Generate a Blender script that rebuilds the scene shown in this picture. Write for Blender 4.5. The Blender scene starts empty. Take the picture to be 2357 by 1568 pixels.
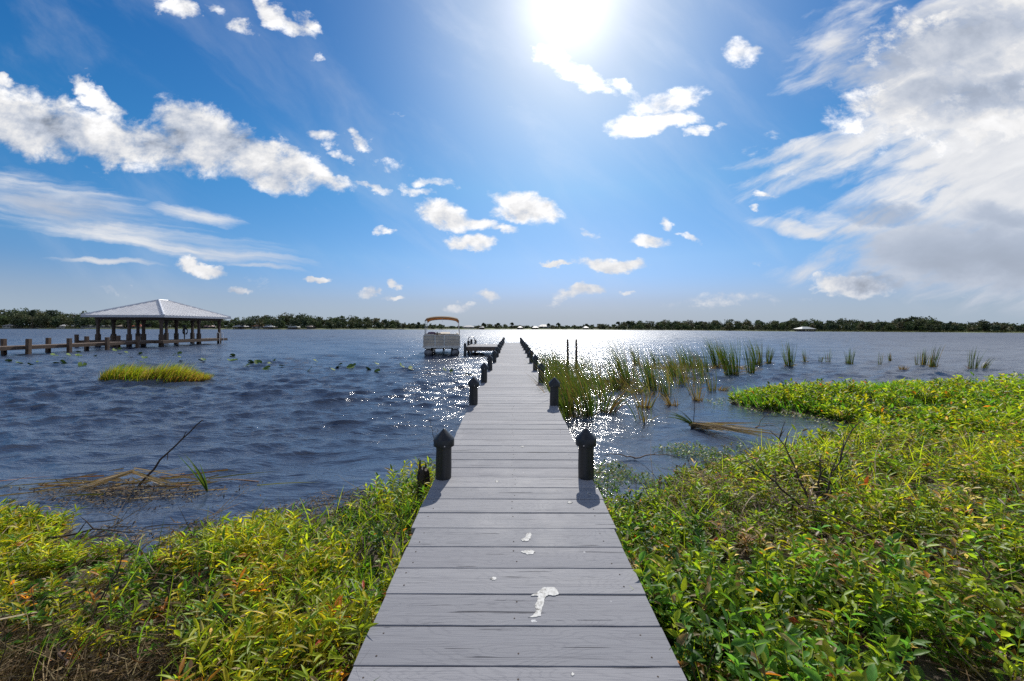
import bpy, math, random
import numpy as np
from mathutils import Vector, Matrix, Quaternion
R = math.radians
random.seed(7)
rng = np.random.default_rng(7)
S = bpy.context.scene
COL = S.collection
PI = math.pi

# ---------------------------------------------------------------- camera geometry helpers
EYE = 2.07            # metres above the lake
FOC = 917.0           # focal length in the units of the measured layout
CX = 1178.0
def hy(px): return 751.5 + (px - CX) * 0.0026
def at(px, py, Y):    # a place in the world at distance Y seen in direction px,py
    return ((px - CX) / FOC * Y, Y, EYE - (py - hy(px)) / FOC * Y)
def on_water(px, py, z=0.0):
    Y = FOC * (EYE - z) / (py - hy(px))
    return ((px - CX) / FOC * Y, Y, z)

SUN_AZ, SUN_EL = R(8.2), R(39.3)
SUN_DIR = Vector((math.sin(SUN_AZ) * math.cos(SUN_EL), math.cos(SUN_AZ) * math.cos(SUN_EL), math.sin(SUN_EL)))

# ---------------------------------------------------------------- tags
def tag(o, label=None, cat=None, group=None, kind=None):
    if label: o['label'] = label
    if cat: o['category'] = cat
    if group: o['group'] = group
    if kind: o['kind'] = kind
    return o
def empty(name, loc=(0, 0, 0), rz=0.0):
    o = bpy.data.objects.new(name, None)
    COL.objects.link(o)
    o.location = loc
    o.rotation_euler = (0, 0, rz)
    o.empty_display_size = 0.2
    return o
def copy_tree(o, parent=None):
    c = o.copy()
    COL.objects.link(c)
    if parent is not None: c.parent = parent
    for ch in list(o.children): copy_tree(ch, c)
    return c

# ---------------------------------------------------------------- mesh helpers
def np_mesh(name, V, faces, mat, parent=None, smooth=False, col=None, attrs=None):
    """V (n,3); faces: list of int arrays (m,k). One mesh object, fast."""
    me = bpy.data.meshes.new(name)
    V = np.ascontiguousarray(V, dtype=np.float32)
    me.vertices.add(len(V))
    me.vertices.foreach_set('co', V.ravel())
    idx = np.concatenate([f.ravel() for f in faces]).astype(np.int32)
    tot = np.concatenate([np.full(len(f), f.shape[1], dtype=np.int32) for f in faces])
    start = np.concatenate([[0], np.cumsum(tot)[:-1]]).astype(np.int32)
    me.loops.add(len(idx))
    me.loops.foreach_set('vertex_index', idx)
    me.polygons.add(len(tot))
    me.polygons.foreach_set('loop_start', start)
    me.polygons.foreach_set('loop_total', tot)
    if smooth: me.polygons.foreach_set('use_smooth', np.ones(len(tot), dtype=bool))
    me.update(calc_edges=True)
    me.validate()
    if col is not None:
        a = me.attributes.new('tint', 'FLOAT_COLOR', 'POINT')
        c4 = np.ones((len(V), 4), dtype=np.float32); c4[:, :3] = col
        a.data.foreach_set('color', c4.ravel())
    for k, v in (attrs or {}).items():
        a = me.attributes.new(k, 'FLOAT', 'POINT')
        a.data.foreach_set('value', np.asarray(v, dtype=np.float32))
    me.materials.append(mat)
    o = bpy.data.objects.new(name, me)
    COL.objects.link(o)
    if parent is not None: o.parent = parent
    return o

class MB:
    def __init__(s): s.v = []; s.f = []; s.a = []
    def add(s, vs, fs, a=0.0):
        b = len(s.v)
        s.v += [tuple(p) for p in vs]
        s.a += [a] * len(vs)
        s.f += [tuple(i + b for i in f) for f in fs]
    def box(s, x0, y0, z0, x1, y1, z1, a=0.0):
        s.add([(x0, y0, z0), (x1, y0, z0), (x1, y1, z0), (x0, y1, z0), (x0, y0, z1), (x1, y0, z1), (x1, y1, z1), (x0, y1, z1)],
              [(0, 3, 2, 1), (4, 5, 6, 7), (0, 1, 5, 4), (1, 2, 6, 5), (2, 3, 7, 6), (3, 0, 4, 7)], a)
    def tube(s, pts, rad, n=8, a=0.0, caps=True):
        pts = [Vector(p) for p in pts]
        if not hasattr(rad, '__len__'): rad = [rad] * len(pts)
        vs, fs = [], []
        ref = None
        for i, p in enumerate(pts):
            d = (pts[min(i + 1, len(pts) - 1)] - pts[max(i - 1, 0)]).normalized()
            if ref is None:
                ref = Vector((0, 0, 1)) if abs(d.z) < 0.9 else Vector((1, 0, 0))
            x = ref.cross(d)
            if x.length < 1e-4: x = Vector((1, 0, 0)).cross(d)
            x.normalize(); y = d.cross(x).normalized()
            ref = d.cross(x) * -1 if False else ref
            for k in range(n):
                t = 2 * PI * k / n
                vs.append(p + x * (math.cos(t) * rad[i]) + y * (math.sin(t) * rad[i]))
        for i in range(len(pts) - 1):
            for k in range(n):
                k2 = (k + 1) % n
                fs.append((i * n + k, i * n + k2, (i + 1) * n + k2, (i + 1) * n + k))
        if caps:
            fs.append(tuple(range(n - 1, -1, -1)))
            fs.append(tuple((len(pts) - 1) * n + k for k in range(n)))
        s.add(vs, fs, a)
    def lathe(s, prof, n=24, cx=0, cy=0, a=0.0):
        vs, fs = [], []
        for r, z in prof:
            for k in range(n):
                t = 2 * PI * k / n
                vs.append((cx + r * math.cos(t), cy + r * math.sin(t), z))
        for i in range(len(prof) - 1):
            for k in range(n):
                k2 = (k + 1) % n
                fs.append((i * n + k, i * n + k2, (i + 1) * n + k2, (i + 1) * n + k))
        fs.append(tuple(range(n - 1, -1, -1)))
        fs.append(tuple((len(prof) - 1) * n + k for k in range(n)))
        s.add(vs, fs, a)
    def build(s, name, mat, parent=None, smooth=None, bevel=0.0):
        me = bpy.data.meshes.new(name)
        me.from_pydata(s.v, [], s.f)
        me.validate(); me.update()
        at_ = me.attributes.new('tone', 'FLOAT', 'POINT')
        if len(me.vertices) == len(s.a): at_.data.foreach_set('value', np.array(s.a, dtype=np.float32))
        me.materials.append(mat)
        o = bpy.data.objects.new(name, me)
        COL.objects.link(o)
        if parent is not None: o.parent = parent
        if smooth is not None:
            me.polygons.foreach_set('use_smooth', np.ones(len(me.polygons), dtype=bool))
            me.set_sharp_from_angle(angle=R(smooth))
        if bevel:
            m = o.modifiers.new('bevel', 'BEVEL'); m.width = bevel; m.segments = 2; m.limit_method = 'ANGLE'
        return o

# value noise for layout decisions
_H = rng.random((256, 256))
def vnoise(x, y, sc=1.0, oct=3, seed=0):
    x = np.asarray(x, dtype=float) * sc + seed * 17.3; y = np.asarray(y, dtype=float) * sc + seed * 9.1
    out = 0; amp = 1; tot = 0
    for o in range(oct):
        xi = np.floor(x).astype(int); yi = np.floor(y).astype(int)
        fx = x - xi; fy = y - yi
        fx = fx * fx * (3 - 2 * fx); fy = fy * fy * (3 - 2 * fy)
        g = lambda a, b: _H[a % 256, b % 256]
        v = (g(xi, yi) * (1 - fx) + g(xi + 1, yi) * fx) * (1 - fy) + (g(xi, yi + 1) * (1 - fx) + g(xi + 1, yi + 1) * fx) * fy
        out = out + v * amp; tot += amp; amp *= 0.5
        x = x * 2.03 + 5.2; y = y * 2.03 + 1.7
    return out / tot

# ---------------------------------------------------------------- materials
class NB:
    def __init__(s, tree): s.t = tree; s.n = tree.nodes; s.l = tree.links
    def node(s, typ, **kw):
        n = s.n.new(typ)
        for k, v in kw.items(): setattr(n, k, v)
        return n
    def put(s, sock, val):
        if isinstance(val, bpy.types.NodeSocket): s.l.new(val, sock)
        else: sock.default_value = val
    def m(s, op, a, b=None, c=None, clamp=False):
        n = s.node('ShaderNodeMath', operation=op, use_clamp=clamp)
        s.put(n.inputs[0], a)
        if b is not None: s.put(n.inputs[1], b)
        if c is not None: s.put(n.inputs[2], c)
        return n.outputs[0]
    def vm(s, op, a, b=None, c=None, scale=None):
        n = s.node('ShaderNodeVectorMath', operation=op)
        s.put(n.inputs[0], a)
        if b is not None: s.put(n.inputs[1], b)
        if c is not None: s.put(n.inputs[2], c)
        if scale is not None: s.put(n.inputs['Scale'], scale)
        return n.outputs['Value'] if op in ('DOT_PRODUCT', 'LENGTH') else n.outputs['Vector']
    def noise(s, vec, scale, detail=3, rough=0.5, dist=0.0, out='Fac'):
        n = s.node('ShaderNodeTexNoise')
        s.put(n.inputs['Vector'], vec)
        n.inputs['Scale'].default_value = scale; n.inputs['Detail'].default_value = detail
        n.inputs['Roughness'].default_value = rough; n.inputs['Distortion'].default_value = dist
        return n.outputs[0] if out == 'Fac' else n.outputs[1]
    def ss(s, v, lo, hi, a=0.0, b=1.0):
        n = s.node('ShaderNodeMapRange', interpolation_type='SMOOTHSTEP')
        s.put(n.inputs[0], v); n.inputs[1].default_value = lo; n.inputs[2].default_value = hi
        n.inputs[3].default_value = a; n.inputs[4].default_value = b
        return n.outputs[0]
    def mix(s, fac, a, b, blend='MIX'):
        n = s.node('ShaderNodeMix', data_type='RGBA', blend_type=blend)
        s.put(n.inputs[0], fac)
        for sock, v in ((n.inputs[6], a), (n.inputs[7], b)):
            if isinstance(v, tuple) and len(v) == 3: v = v + (1,)
            s.put(sock, v)
        return n.outputs[2]
    def attr(s, name, out='Fac'):
        n = s.node('ShaderNodeAttribute', attribute_name=name)
        return n.outputs[out]
    def scalev(s, vec, sc):
        return s.vm('MULTIPLY', vec, sc)
    def bump(s, h, strength=0.3, dist=0.01, normal=None):
        n = s.node('ShaderNodeBump')
        n.inputs['Strength'].default_value = strength; n.inputs['Distance'].default_value = dist
        s.put(n.inputs['Height'], h)
        if normal is not None: s.put(n.inputs['Normal'], normal)
        return n.outputs[0]

def new_mat(name):
    m = bpy.data.materials.new(name); m.use_nodes = True
    nt = m.node_tree; nt.nodes.clear()
    b = NB(nt)
    out = b.node('ShaderNodeOutputMaterial')
    p = b.node('ShaderNodeBsdfPrincipled')
    b.l.new(p.outputs[0], out.inputs[0])
    return m, b, p, out

def mat_simple(name, c, rough=0.6, metal=0.0, var=0.25, scale=4.0, bump=0.15, spec=0.4, stretch=(1, 1, 1), bd=0.01):
    m, b, p, out = new_mat(name)
    oc = b.node('ShaderNodeTexCoord').outputs['Object']
    n = b.noise(b.scalev(oc, stretch), scale, 5, 0.6)
    lo = tuple(x * (1 - var) for x in c); hi = tuple(min(1, x * (1 + var)) for x in c)
    b.put(p.inputs['Base Color'], b.mix(b.ss(n, 0.3, 0.7), lo, hi))
    b.put(p.inputs['Roughness'], b.ss(n, 0.2, 0.8, rough * 0.85, min(1, rough * 1.15)))
    p.inputs['Metallic'].default_value = metal
    p.inputs['Specular IOR Level'].default_value = spec
    if bump: b.put(p.inputs['Normal'], b.bump(n, bump, bd))
    return m

def mat_leaf(name, trans=0.45, rough=0.45, spec=0.35, gain=1.6, refl=1.0):
    """colour from the per-leaf 'tint' of the plant; light passes through"""
    m, b, p, out = new_mat(name)
    c = b.attr('tint', 'Color')
    n = b.noise(b.node('ShaderNodeTexCoord').outputs['Object'], 60, 2)
    c2 = b.mix(b.ss(n, 0.3, 0.7), b.mix(1.0, c, (0.75, 0.78, 0.7), 'MULTIPLY'), c)
    b.put(p.inputs['Base Color'], b.mix(1.0, c2, (refl, refl, refl * .9), 'MULTIPLY'))
    p.inputs['Roughness'].default_value = rough
    p.inputs['Specular IOR Level'].default_value = spec
    tr = b.node('ShaderNodeBsdfTranslucent')
    b.put(tr.inputs[0], b.mix(1.0, c2, (gain, gain * 0.98, gain * 0.45), 'MULTIPLY'))
    mx = b.node('ShaderNodeMixShader'); mx.inputs[0].default_value = trans
    b.l.new(p.outputs[0], mx.inputs[1]); b.l.new(tr.outputs[0], mx.inputs[2])
    b.l.new(mx.outputs[0], out.inputs[0])
    return m

M = {}
M['leaf'] = mat_leaf('leaf', 0.52, 0.45, 0.3, 3.4, 1.9)
M['reed'] = mat_leaf('reed_blade', 0.42, 0.45, 0.3, 1.5, 1.0)
M['crown'] = mat_leaf('tree_foliage', 0.12, 0.7, 0.1, 1.1)
M['straw'] = mat_leaf('dry_straw', 0.15, 0.7, 0.2, 1.1)
M['bark'] = mat_simple('bark', (0.09, 0.065, 0.045), 0.9, scale=3, stretch=(4, 4, 1))
M['twig'] = mat_simple('twig', (0.13, 0.085, 0.06), 0.8, scale=30)
M['darktwig'] = mat_simple('dark_twig', (0.05, 0.035, 0.028), 0.8, scale=30)
def make_black():
    m, b, p, out = new_mat('black_paint')
    oc = b.node('ShaderNodeTexCoord').outputs['Object']
    g = b.noise(b.scalev(oc, (26, 26, 1.6)), 1.0, 5, 0.6); w = b.noise(b.scalev(oc, (14, 14, 3)), 1.0, 4, 0.6)
    c = b.mix(b.ss(g, .3, .7), (0.010, 0.011, 0.013), (0.026, 0.026, 0.028))
    c = b.mix(b.ss(w, .66, .72, 0, .8), c, (0.16, 0.15, 0.14))
    b.put(p.inputs['Base Color'], c); b.put(p.inputs['Roughness'], b.ss(g, .2, .8, .38, .6))
    b.put(p.inputs['Normal'], b.bump(g, .6, .006))
    return m
M['black'] = make_black()
M['cap'] = mat_simple('black_plastic', (0.016, 0.018, 0.022), 0.38, var=0.3, scale=14, bump=0.05)
M['screw'] = mat_simple('screw', (0.7, 0.7, 0.72), 0.3, 0.9)
M['greywood'] = mat_simple('weathered_wood', (0.098, 0.066, 0.046), 0.85, var=0.45, scale=5, bump=0.3, stretch=(6, 6, 0.8))
M['brownplank'] = mat_simple('weathered_plank', (0.155, 0.112, 0.084), 0.85, var=0.4, scale=3, bump=0.3, stretch=(4, 4, 4))
M['darkwood'] = mat_simple('stained_wood', (0.075, 0.052, 0.04), 0.8, var=0.5, scale=5, bump=0.3, stretch=(6, 6, 0.8))
M['underwood'] = mat_simple('dock_framing', (0.10, 0.10, 0.105), 0.8, var=0.4, scale=4, stretch=(1, 1, 5))
M['tan'] = mat_simple('tan_canvas', (0.42, 0.24, 0.11), 0.85, var=0.12, scale=8, bump=0.05)
M['beige'] = mat_simple('beige_panel', (0.53, 0.46, 0.37), 0.45, var=0.12, scale=2, bump=0.03)
M['alu'] = mat_simple('aluminium', (0.62, 0.62, 0.62), 0.35, 0.9, var=0.1)
M['pontoon'] = mat_simple('pontoon_metal', (0.16, 0.16, 0.17), 0.45, 0.7, var=0.3)
M['vinyl'] = mat_simple('beige_vinyl', (0.55, 0.49, 0.40), 0.5, var=0.1)
M['purple'] = mat_simple('purple_cloth', (0.12, 0.05, 0.12), 0.8, var=0.2)
M['blackplastic'] = mat_simple('dark_plastic', (0.02, 0.02, 0.022), 0.5)
M['white'] = mat_simple('white_metal', (0.72, 0.72, 0.74), 0.4, var=0.1)
M['fascia'] = mat_simple('fascia_metal', (0.42, 0.43, 0.47), 0.45, 0.0, var=0.1)

def make_roof_mat():
    m, b, p, out = new_mat('standing_seam_metal')
    oc = b.node('ShaderNodeTexCoord').outputs['Object']
    n = b.noise(oc, 1.2, 5, 0.6)
    b.put(p.inputs['Base Color'], b.mix(b.ss(n, 0.3, 0.7), (0.60, 0.595, 0.605), (0.70, 0.695, 0.70)))
    p.inputs['Roughness'].default_value = 0.5
    p.inputs['Metallic'].default_value = 0.0
    return m
M['roof'] = make_roof_mat()

def make_deck_mat():
    m, b, p, out = new_mat('painted_deck_boards')
    oc = b.node('ShaderNodeTexCoord').outputs['Object']
    tone = b.attr('tone')
    off = b.node('ShaderNodeCombineXYZ')
    b.put(off.inputs[0], b.m('MULTIPLY', tone, 61.0)); b.put(off.inputs[1], b.m('MULTIPLY', tone, 23.0)); b.put(off.inputs[2], b.m('MULTIPLY', tone, 7.0))
    v = b.vm('ADD', oc, off.outputs[0])
    # growth-ring figure: contours of a slow stretched noise, compressed across the board
    slow = b.noise(b.scalev(v, (0.9, 4.2, 1)), 1.0, 2, 0.45, 0.2)
    ring = b.m('FRACT', b.m('MULTIPLY', b.m('ADD', slow, b.m('MULTIPLY', b.noise(b.scalev(v, (3, 60, 1)), 1.0, 3), 0.05)), 34.0))
    ring = b.m('PINGPONG', ring, 0.5)
    ringl = b.ss(ring, 0.0, 0.22)
    fib = b.noise(b.scalev(v, (2.2, 170, 1)), 1.0, 4, 0.65)
    ck = b.noise(b.scalev(v, (1.3, 48, 1)), 1.0, 3, 0.55, 0.4)
    crack = b.ss(ck, 0.30, 0.325)                       # 0 inside a check in the board
    knot = b.ss(b.noise(b.scalev(v, (7, 13, 1)), 1.0, 1, 0.3), 0.150, 0.175)
    blot = b.noise(b.scalev(v, (1.1, 10, 1)), 1.0, 5, 0.6)
    wear = b.ss(b.noise(b.scalev(oc, (1, 0.7, 1)), 1.1, 6, 0.62), 0.56, 0.70)
    base = b.mix(b.ss(blot, 0.3, 0.7), (0.214, 0.217, 0.233), (0.268, 0.270, 0.284))
    base = b.mix(b.m('MULTIPLY', b.m('POWER', tone, 1.5), 0.85), base, (0.315, 0.312, 0.322))
    base = b.mix(b.m('MULTIPLY', b.m('FRACT', b.m('MULTIPLY', tone, 7.31)), 0.30), base, (0.15, 0.15, 0.175))
    base = b.mix(b.m('MULTIPLY', wear, 0.42), base, (0.36, 0.355, 0.355))
    base = b.mix(b.m('MULTIPLY', b.m('SUBTRACT', 1.0, ringl), 0.20), base, (0.10, 0.103, 0.125))
    base = b.mix(b.ss(fib, 0.28, 0.50, 0.60, 0.0), base, (0.09, 0.092, 0.108))
    base = b.mix(b.m('SUBTRACT', 1.0, crack), base, (0.035, 0.035, 0.045))
    base = b.mix(b.m('SUBTRACT', 1.0, knot), base, (0.05, 0.045, 0.045))
    # small white chips
    chip = b.ss(b.noise(oc, 13, 3, 0.5), 0.765, 0.79)
    base = b.mix(b.m('MULTIPLY', chip, 0.7), base, (0.70, 0.70, 0.69))
    b.put(p.inputs['Base Color'], base)
    b.put(p.inputs['Roughness'], b.ss(blot, 0.2, 0.8, 0.58, 0.75))
    p.inputs['Specular IOR Level'].default_value = 0.10
    h = b.m('ADD', b.m('MULTIPLY', ringl, 0.16), b.m('MULTIPLY', fib, 0.55))
    h = b.m('ADD', h, b.m('MULTIPLY', crack, 1.4))
    b.put(p.inputs['Normal'], b.bump(h, 0.55, 0.0035))
    return m
M['deck'] = make_deck_mat()

def make_splash_mat():
    m, b, p, out = new_mat('dried_white_splash')
    oc = b.node('ShaderNodeTexCoord').outputs['Object']
    n = b.noise(oc, 45, 5, 0.65); n2 = b.noise(b.scalev(oc, (2, 60, 1)), 1.0, 3)
    b.put(p.inputs['Base Color'], b.mix(b.ss(n, 0.35, 0.6), (0.36, 0.35, 0.32), (0.62, 0.61, 0.58)))
    p.inputs['Roughness'].default_value = 0.8
    b.put(p.inputs['Alpha'], b.ss(n, 0.27, 0.44))
    return m
M['splash'] = make_splash_mat()

def make_water_mat():
    m, b, p, out = new_mat('lake_water')
    oc = b.node('ShaderNodeTexCoord').outputs['Object']
    p.inputs['Base Color'].default_value = (0.044, 0.062, 0.100, 1)
    p.inputs['Roughness'].default_value = 0.11
    p.inputs['IOR'].default_value = 1.333
    p.inputs['Specular IOR Level'].default_value = 1.0
    b.put(p.inputs['Roughness'], b.attr('unresolved'))
    calm = b.attr('chop')
    warp = b.vm('ADD', oc, b.vm('SCALE', b.noise(oc, 0.35, 2, out='Color'), scale=1.2))
    n1 = b.noise(b.scalev(warp, (0.50, 2.1, 1)), 1.3, 3, 0.55, 0.25)
    n2 = b.noise(b.scalev(warp, (0.55, 2.0, 1)), 4.6, 3, 0.55, 0.3)
    n3 = b.noise(b.scalev(oc, (0.60, 1.8, 1)), 17.0, 2, 0.5, 0.2)
    h = b.m('MULTIPLY', n1, 0.072)
    h = b.m('ADD', h, b.m('MULTIPLY', n2, 0.042))
    n4 = b.noise(b.scalev(oc, (0.65, 1.5, 1)), 52.0, 2, 0.5)
    h = b.m('ADD', h, b.m('MULTIPLY', n3, 0.0155))
    h = b.m('ADD', h, b.m('MULTIPLY', n4, 0.0042))
    h = b.m('MULTIPLY', h, calm)
    b.put(p.inputs['Normal'], b.bump(h, 1.0, 1.0))
    return m
M['water'] = make_water_mat()

def make_ground_mat():
    m, b, p, out = new_mat('shore_mud')
    oc = b.node('ShaderNodeTexCoord').outputs['Object']
    n = b.noise(oc, 3, 6, 0.65); n2 = b.noise(oc, 28, 4, 0.6)
    c = b.mix(b.ss(n, 0.35, 0.65), (0.030, 0.022, 0.015), (0.075, 0.055, 0.036))
    c = b.mix(b.ss(n2, 0.52, 0.68), c, (0.16, 0.12, 0.08))
    b.put(p.inputs['Base Color'], c)
    p.inputs['Roughness'].default_value = 0.85
    b.put(p.inputs['Normal'], b.bump(b.m('ADD', n, b.m('MULTIPLY', n2, 0.4)), 0.8, 0.05))
    return m
M['ground'] = make_ground_mat()
def make_far_mat():
    m, b, p, out = new_mat('far_lawn')
    oc = b.node('ShaderNodeTexCoord').outputs['Object']
    n = b.noise(b.scalev(oc, (1, 1, 1)), 0.05, 5, 0.6)
    n2 = b.noise(oc, 0.6, 3)
    c = b.mix(b.ss(n, 0.4, 0.6), (0.06, 0.075, 0.028), (0.13, 0.17, 0.05))
    b.put(p.inputs['Base Color'], b.mix(b.ss(n2, 0.4, 0.7, 0, 0.5), c, (0.12, 0.11, 0.06)))
    p.inputs['Roughness'].default_value = 0.9
    return m
M['far'] = make_far_mat()

# ---------------------------------------------------------------- world: Nishita sky with clouds
def make_world():
    w = bpy.data.worlds.new("World"); S.world = w; w.use_nodes = True
    nt = w.node_tree; nt.nodes.clear(); b = NB(nt)
    out = b.node('ShaderNodeOutputWorld'); bg = b.node('ShaderNodeBackground')
    b.l.new(bg.outputs[0], out.inputs[0])
    sky = b.node('ShaderNodeTexSky'); sky.sky_type = 'NISHITA'; sky.sun_disc = False
    sky.sun_elevation = SUN_EL; sky.sun_rotation = SUN_AZ
    sky.altitude = 0; sky.air_density = 1.0; sky.dust_density = 0.6; sky.ozone_density = 3.0
    STR = 0.06
    bg.inputs['Strength'].default_value = STR
    d = b.node('ShaderNodeTexCoord').outputs['Generated']
    sep = b.node('ShaderNodeSeparateXYZ'); b.l.new(d, sep.inputs[0])
    x, y, z = sep.outputs
    yc = b.m('MAXIMUM', y, 0.08)
    u = b.m('DIVIDE', x, yc); v = b.m('DIVIDE', z, yc)
    front = b.ss(y, 0.10, 0.30)
    cmb = b.node('ShaderNodeCombineXYZ'); b.put(cmb.inputs[0], u); b.put(cmb.inputs[1], v); cmb.inputs[2].default_value = 1.0
    p0 = cmb.outputs[0]
    wn = b.noise(b.scalev(p0, (1.0, 1.5, 0)), 7.0, 5, 0.62, out='Color')
    warp = b.vm('MULTIPLY_ADD', wn, (0.16, 0.10, 0.0), (-0.08, -0.05, 0.0))
    p = b.vm('ADD', p0, warp)
    def field(els, pv):
        cur = None
        for (px, py, rx, ry, ang, wt) in els:
            if py > 590 and rx < 140: wt += .16
            uc = (px - CX) / FOC; vc = (751.5 - py) / FOC
            rx /= FOC; ry /= FOC; c, s_ = math.cos(R(ang)), math.sin(R(ang))
            A = (c / rx, -s_ / rx, -(uc * c - vc * s_) / rx)
            B = (s_ / ry, c / ry, -(uc * s_ + vc * c) / ry)
            a = b.vm('DOT_PRODUCT', pv, A); q = b.vm('DOT_PRODUCT', pv, B)
            r2 = b.m('MULTIPLY_ADD', q, q, b.m('MULTIPLY', a, a))
            f = b.m('MULTIPLY_ADD', r2, -wt, wt)
            cur = f if cur is None else b.m('MAXIMUM', cur, f)
        return cur
    cumulus = [
        (40, 270, 250, 88, 16, 1.0), (260, 330, 230, 66, 13, 1.0), (470, 315, 170, 84, 22, 1.0), (620, 378, 170, 58, 20, 1.0),
        (740, 405, 90, 30, 20, .8), (215, 230, 110, 30, 45, .75), (10, 186, 50, 15, 8, .8), (850, 432, 60, 11, 12, .6),
        (745, 325, 48, 22, 10, .62), (815, 318, 45, 22, 30, .62), (780, 358, 36, 14, 10, .5), (965, 436, 60, 14, 8, .62), (1005, 413, 62, 15, 4, .65), (890, 385, 70, 20, 5, .38),
        (1030, 492, 90, 38, 15, .92), (1105, 515, 50, 25, 12, .8), (1205, 480, 98, 40, 10, .95), (1085, 560, 66, 24, 8, .8), (885, 526, 30, 13, 20, .65), (1160, 532, 40, 16, 8, .65),
        (1370, 528, 38, 14, 15, .65), (1405, 606, 120, 24, 3, .82), (1265, 602, 34, 8, 4, .6), (1490, 558, 62, 15, 12, .68), (1535, 524, 28, 18, 40, .72), (1592, 555, 46, 11, 12, .6),
        (1540, 228, 105, 32, -8, .85), (1495, 280, 125, 34, -6, .95), (1592, 302, 52, 16, -8, .7), (1440, 205, 55, 20, 25, .6),
        (1320, 168, 95, 34, 28, .78), (1248, 128, 34, 30, 45, .65), (1385, 205, 48, 20, 10, .62), (1708, 118, 46, 46, 20, .66),
        (1760, 444, 60, 11, 2, .62), (1735, 481, 18, 9, 10, .5), (1810, 398, 28, 8, 5, .45), (1660, 285, 22, 9, 0, .4),
        (1320, 676, 76, 16, -8, .55), (1120, 685, 36, 14, 0, .5), (1060, 706, 46, 12, 0, .5), (1440, 670, 30, 8, 0, .45),
        (465, 616, 72, 26, 8, .85), (550, 668, 36, 12, 4, .7), (730, 637, 44, 11, -3, .7), (840, 676, 30, 11, 2, .6), (905, 686, 36, 9, 3, .55), (905, 659, 26, 8, 4, .5),
        (400, 10, 58, 34, 35, .75), (640, 30, 110, 34, 38, .75), (560, 72, 48, 26, 25, .65), (705, 48, 42, 26, 45, .65), (480, 22, 46, 18, 20, .5), (735, 138, 24, 9, 0, .35),
        (2290, 90, 400, 170, -16, .95), (2110, 210, 230, 140, -30, .9), (2300, 250, 300, 120, -10, .8),
        (1700, 690, 200, 14, 0, .35), (1960, 650, 110, 34, 2, .7),
    ]
    sheets = [   # thin, streaked high cloud
        (2440, 330, 460, 480, 0, 1.7), (2220, 140, 350, 190, -30, 1.45), (2280, 585, 420, 110, 0, 1.5),
        (1960, 330, 300, 60, -25, .85), (1830, 345, 170, 24, -18, .8), (2260, 420, 420, 130, -14, .95), (2300, 560, 460, 120, -4, 1.0), (2060, 540, 270, 52, 8, .85),
        (1850, 528, 150, 22, 10, .8), (2120, 640, 330, 56, 3, .75), (1930, 90, 170, 80, -40, .5),
        (110, 465, 300, 62, 10, .75), (330, 545, 400, 40, 9, .62), (500, 583, 290, 20, 6, .66), (430, 492, 120, 18, 9, .7), (250, 606, 150, 8, 3, .6), (620, 615, 130, 7, 5, .45),
    ]
    dark = [(2170, 100, 280, 90, -14, 1.0), (2280, 205, 300, 60, -4, 1.0), (2260, 575, 320, 80, 2, .75), (2040, 497, 120, 24, 6, .75), (2330, 500, 130, 30, 6, .6),
            (40, 305, 290, 78, 15, 1.15), (460, 330, 190, 78, 14, 1.1), (640, 395, 130, 34, 18, .7), (130, 480, 200, 30, 8, .5), (2000, 640, 90, 22, 3, .5), (1205, 485, 45, 14, 8, .35), (1040, 500, 40, 12, 10, .25)]
    npos = b.scalev(p0, (1.0, 1.35, 0.0))
    n = b.noise(npos, 11.0, 9, 0.64, 0.2)
    C = field(cumulus, p)
    dens = b.ss(b.m('MULTIPLY_ADD', b.m('SUBTRACT', n, 0.5), 3.5, b.m('MULTIPLY_ADD', C, 1.7, -0.10)), 0.04, 1.25)
    # streak noise: turn the coordinates along the streaks
    def streak(ang, sx, sy, scale):
        c, s_ = math.cos(R(ang)), math.sin(R(ang))
        pp = b.vm('ADD', p0, b.vm('SCALE', warp, scale=0.3))
        a = b.vm('DOT_PRODUCT', pp, (c * sx, -s_ * sx, 0)); q = b.vm('DOT_PRODUCT', pp, (s_ * sy, c * sy, 0))
        cc = b.node('ShaderNodeCombineXYZ'); b.put(cc.inputs[0], a); b.put(cc.inputs[1], q)
        return b.noise(cc.outputs[0], scale, 8, 0.58, 0.35)
    sn = b.mix(b.ss(u, -0.2, 0.3), streak(8, 0.7, 6.5, 3.4), streak(-24, 1.2, 4.6, 4.6))
    p2 = b.vm('ADD', p0, b.vm('SCALE', warp, scale=0.45))
    Cs = field(sheets, p2)
    dsheet = b.m('MULTIPLY', b.ss(b.m('MULTIPLY_ADD', b.m('SUBTRACT', sn, 0.5), 3.0, b.m('MULTIPLY', Cs, 1.25)), -0.1, 1.35), 0.94)
    small = b.m('MULTIPLY', b.ss(b.m('ADD', b.noise(b.vm('ADD', b.scalev(p0, (1.0, 2.0, 0)), (3.1, 1.7, 0)), 5.5, 8, 0.62, 0.3), b.ss(v, .45, .75, 0, -.12)), 0.645, 0.80), 0.75)
    dens = b.m('MAXIMUM', dens, small)
    D = b.m('MAXIMUM', dens, dsheet)
    # a faint veil of cirrus everywhere
    veil = b.m('MULTIPLY', b.ss(streak(40, 1.0, 3.0, 1.6), 0.45, 0.80), 0.20)
    D = b.m('MAXIMUM', D, veil)
    back = b.m('MULTIPLY', b.ss(b.noise(d, 3.2, 5, 0.6), 0.40, 0.62), 0.75)  # unseen clouds behind the viewer, added to whiten the fill light
    D = b.m('ADD', b.m('MULTIPLY', D, front), b.m('MULTIPLY', back, b.m('SUBTRACT', 1.0, front)))
    D = b.m('MULTIPLY', D, b.ss(z, 0.0, 0.05))
    K = field(dark, p)
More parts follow.
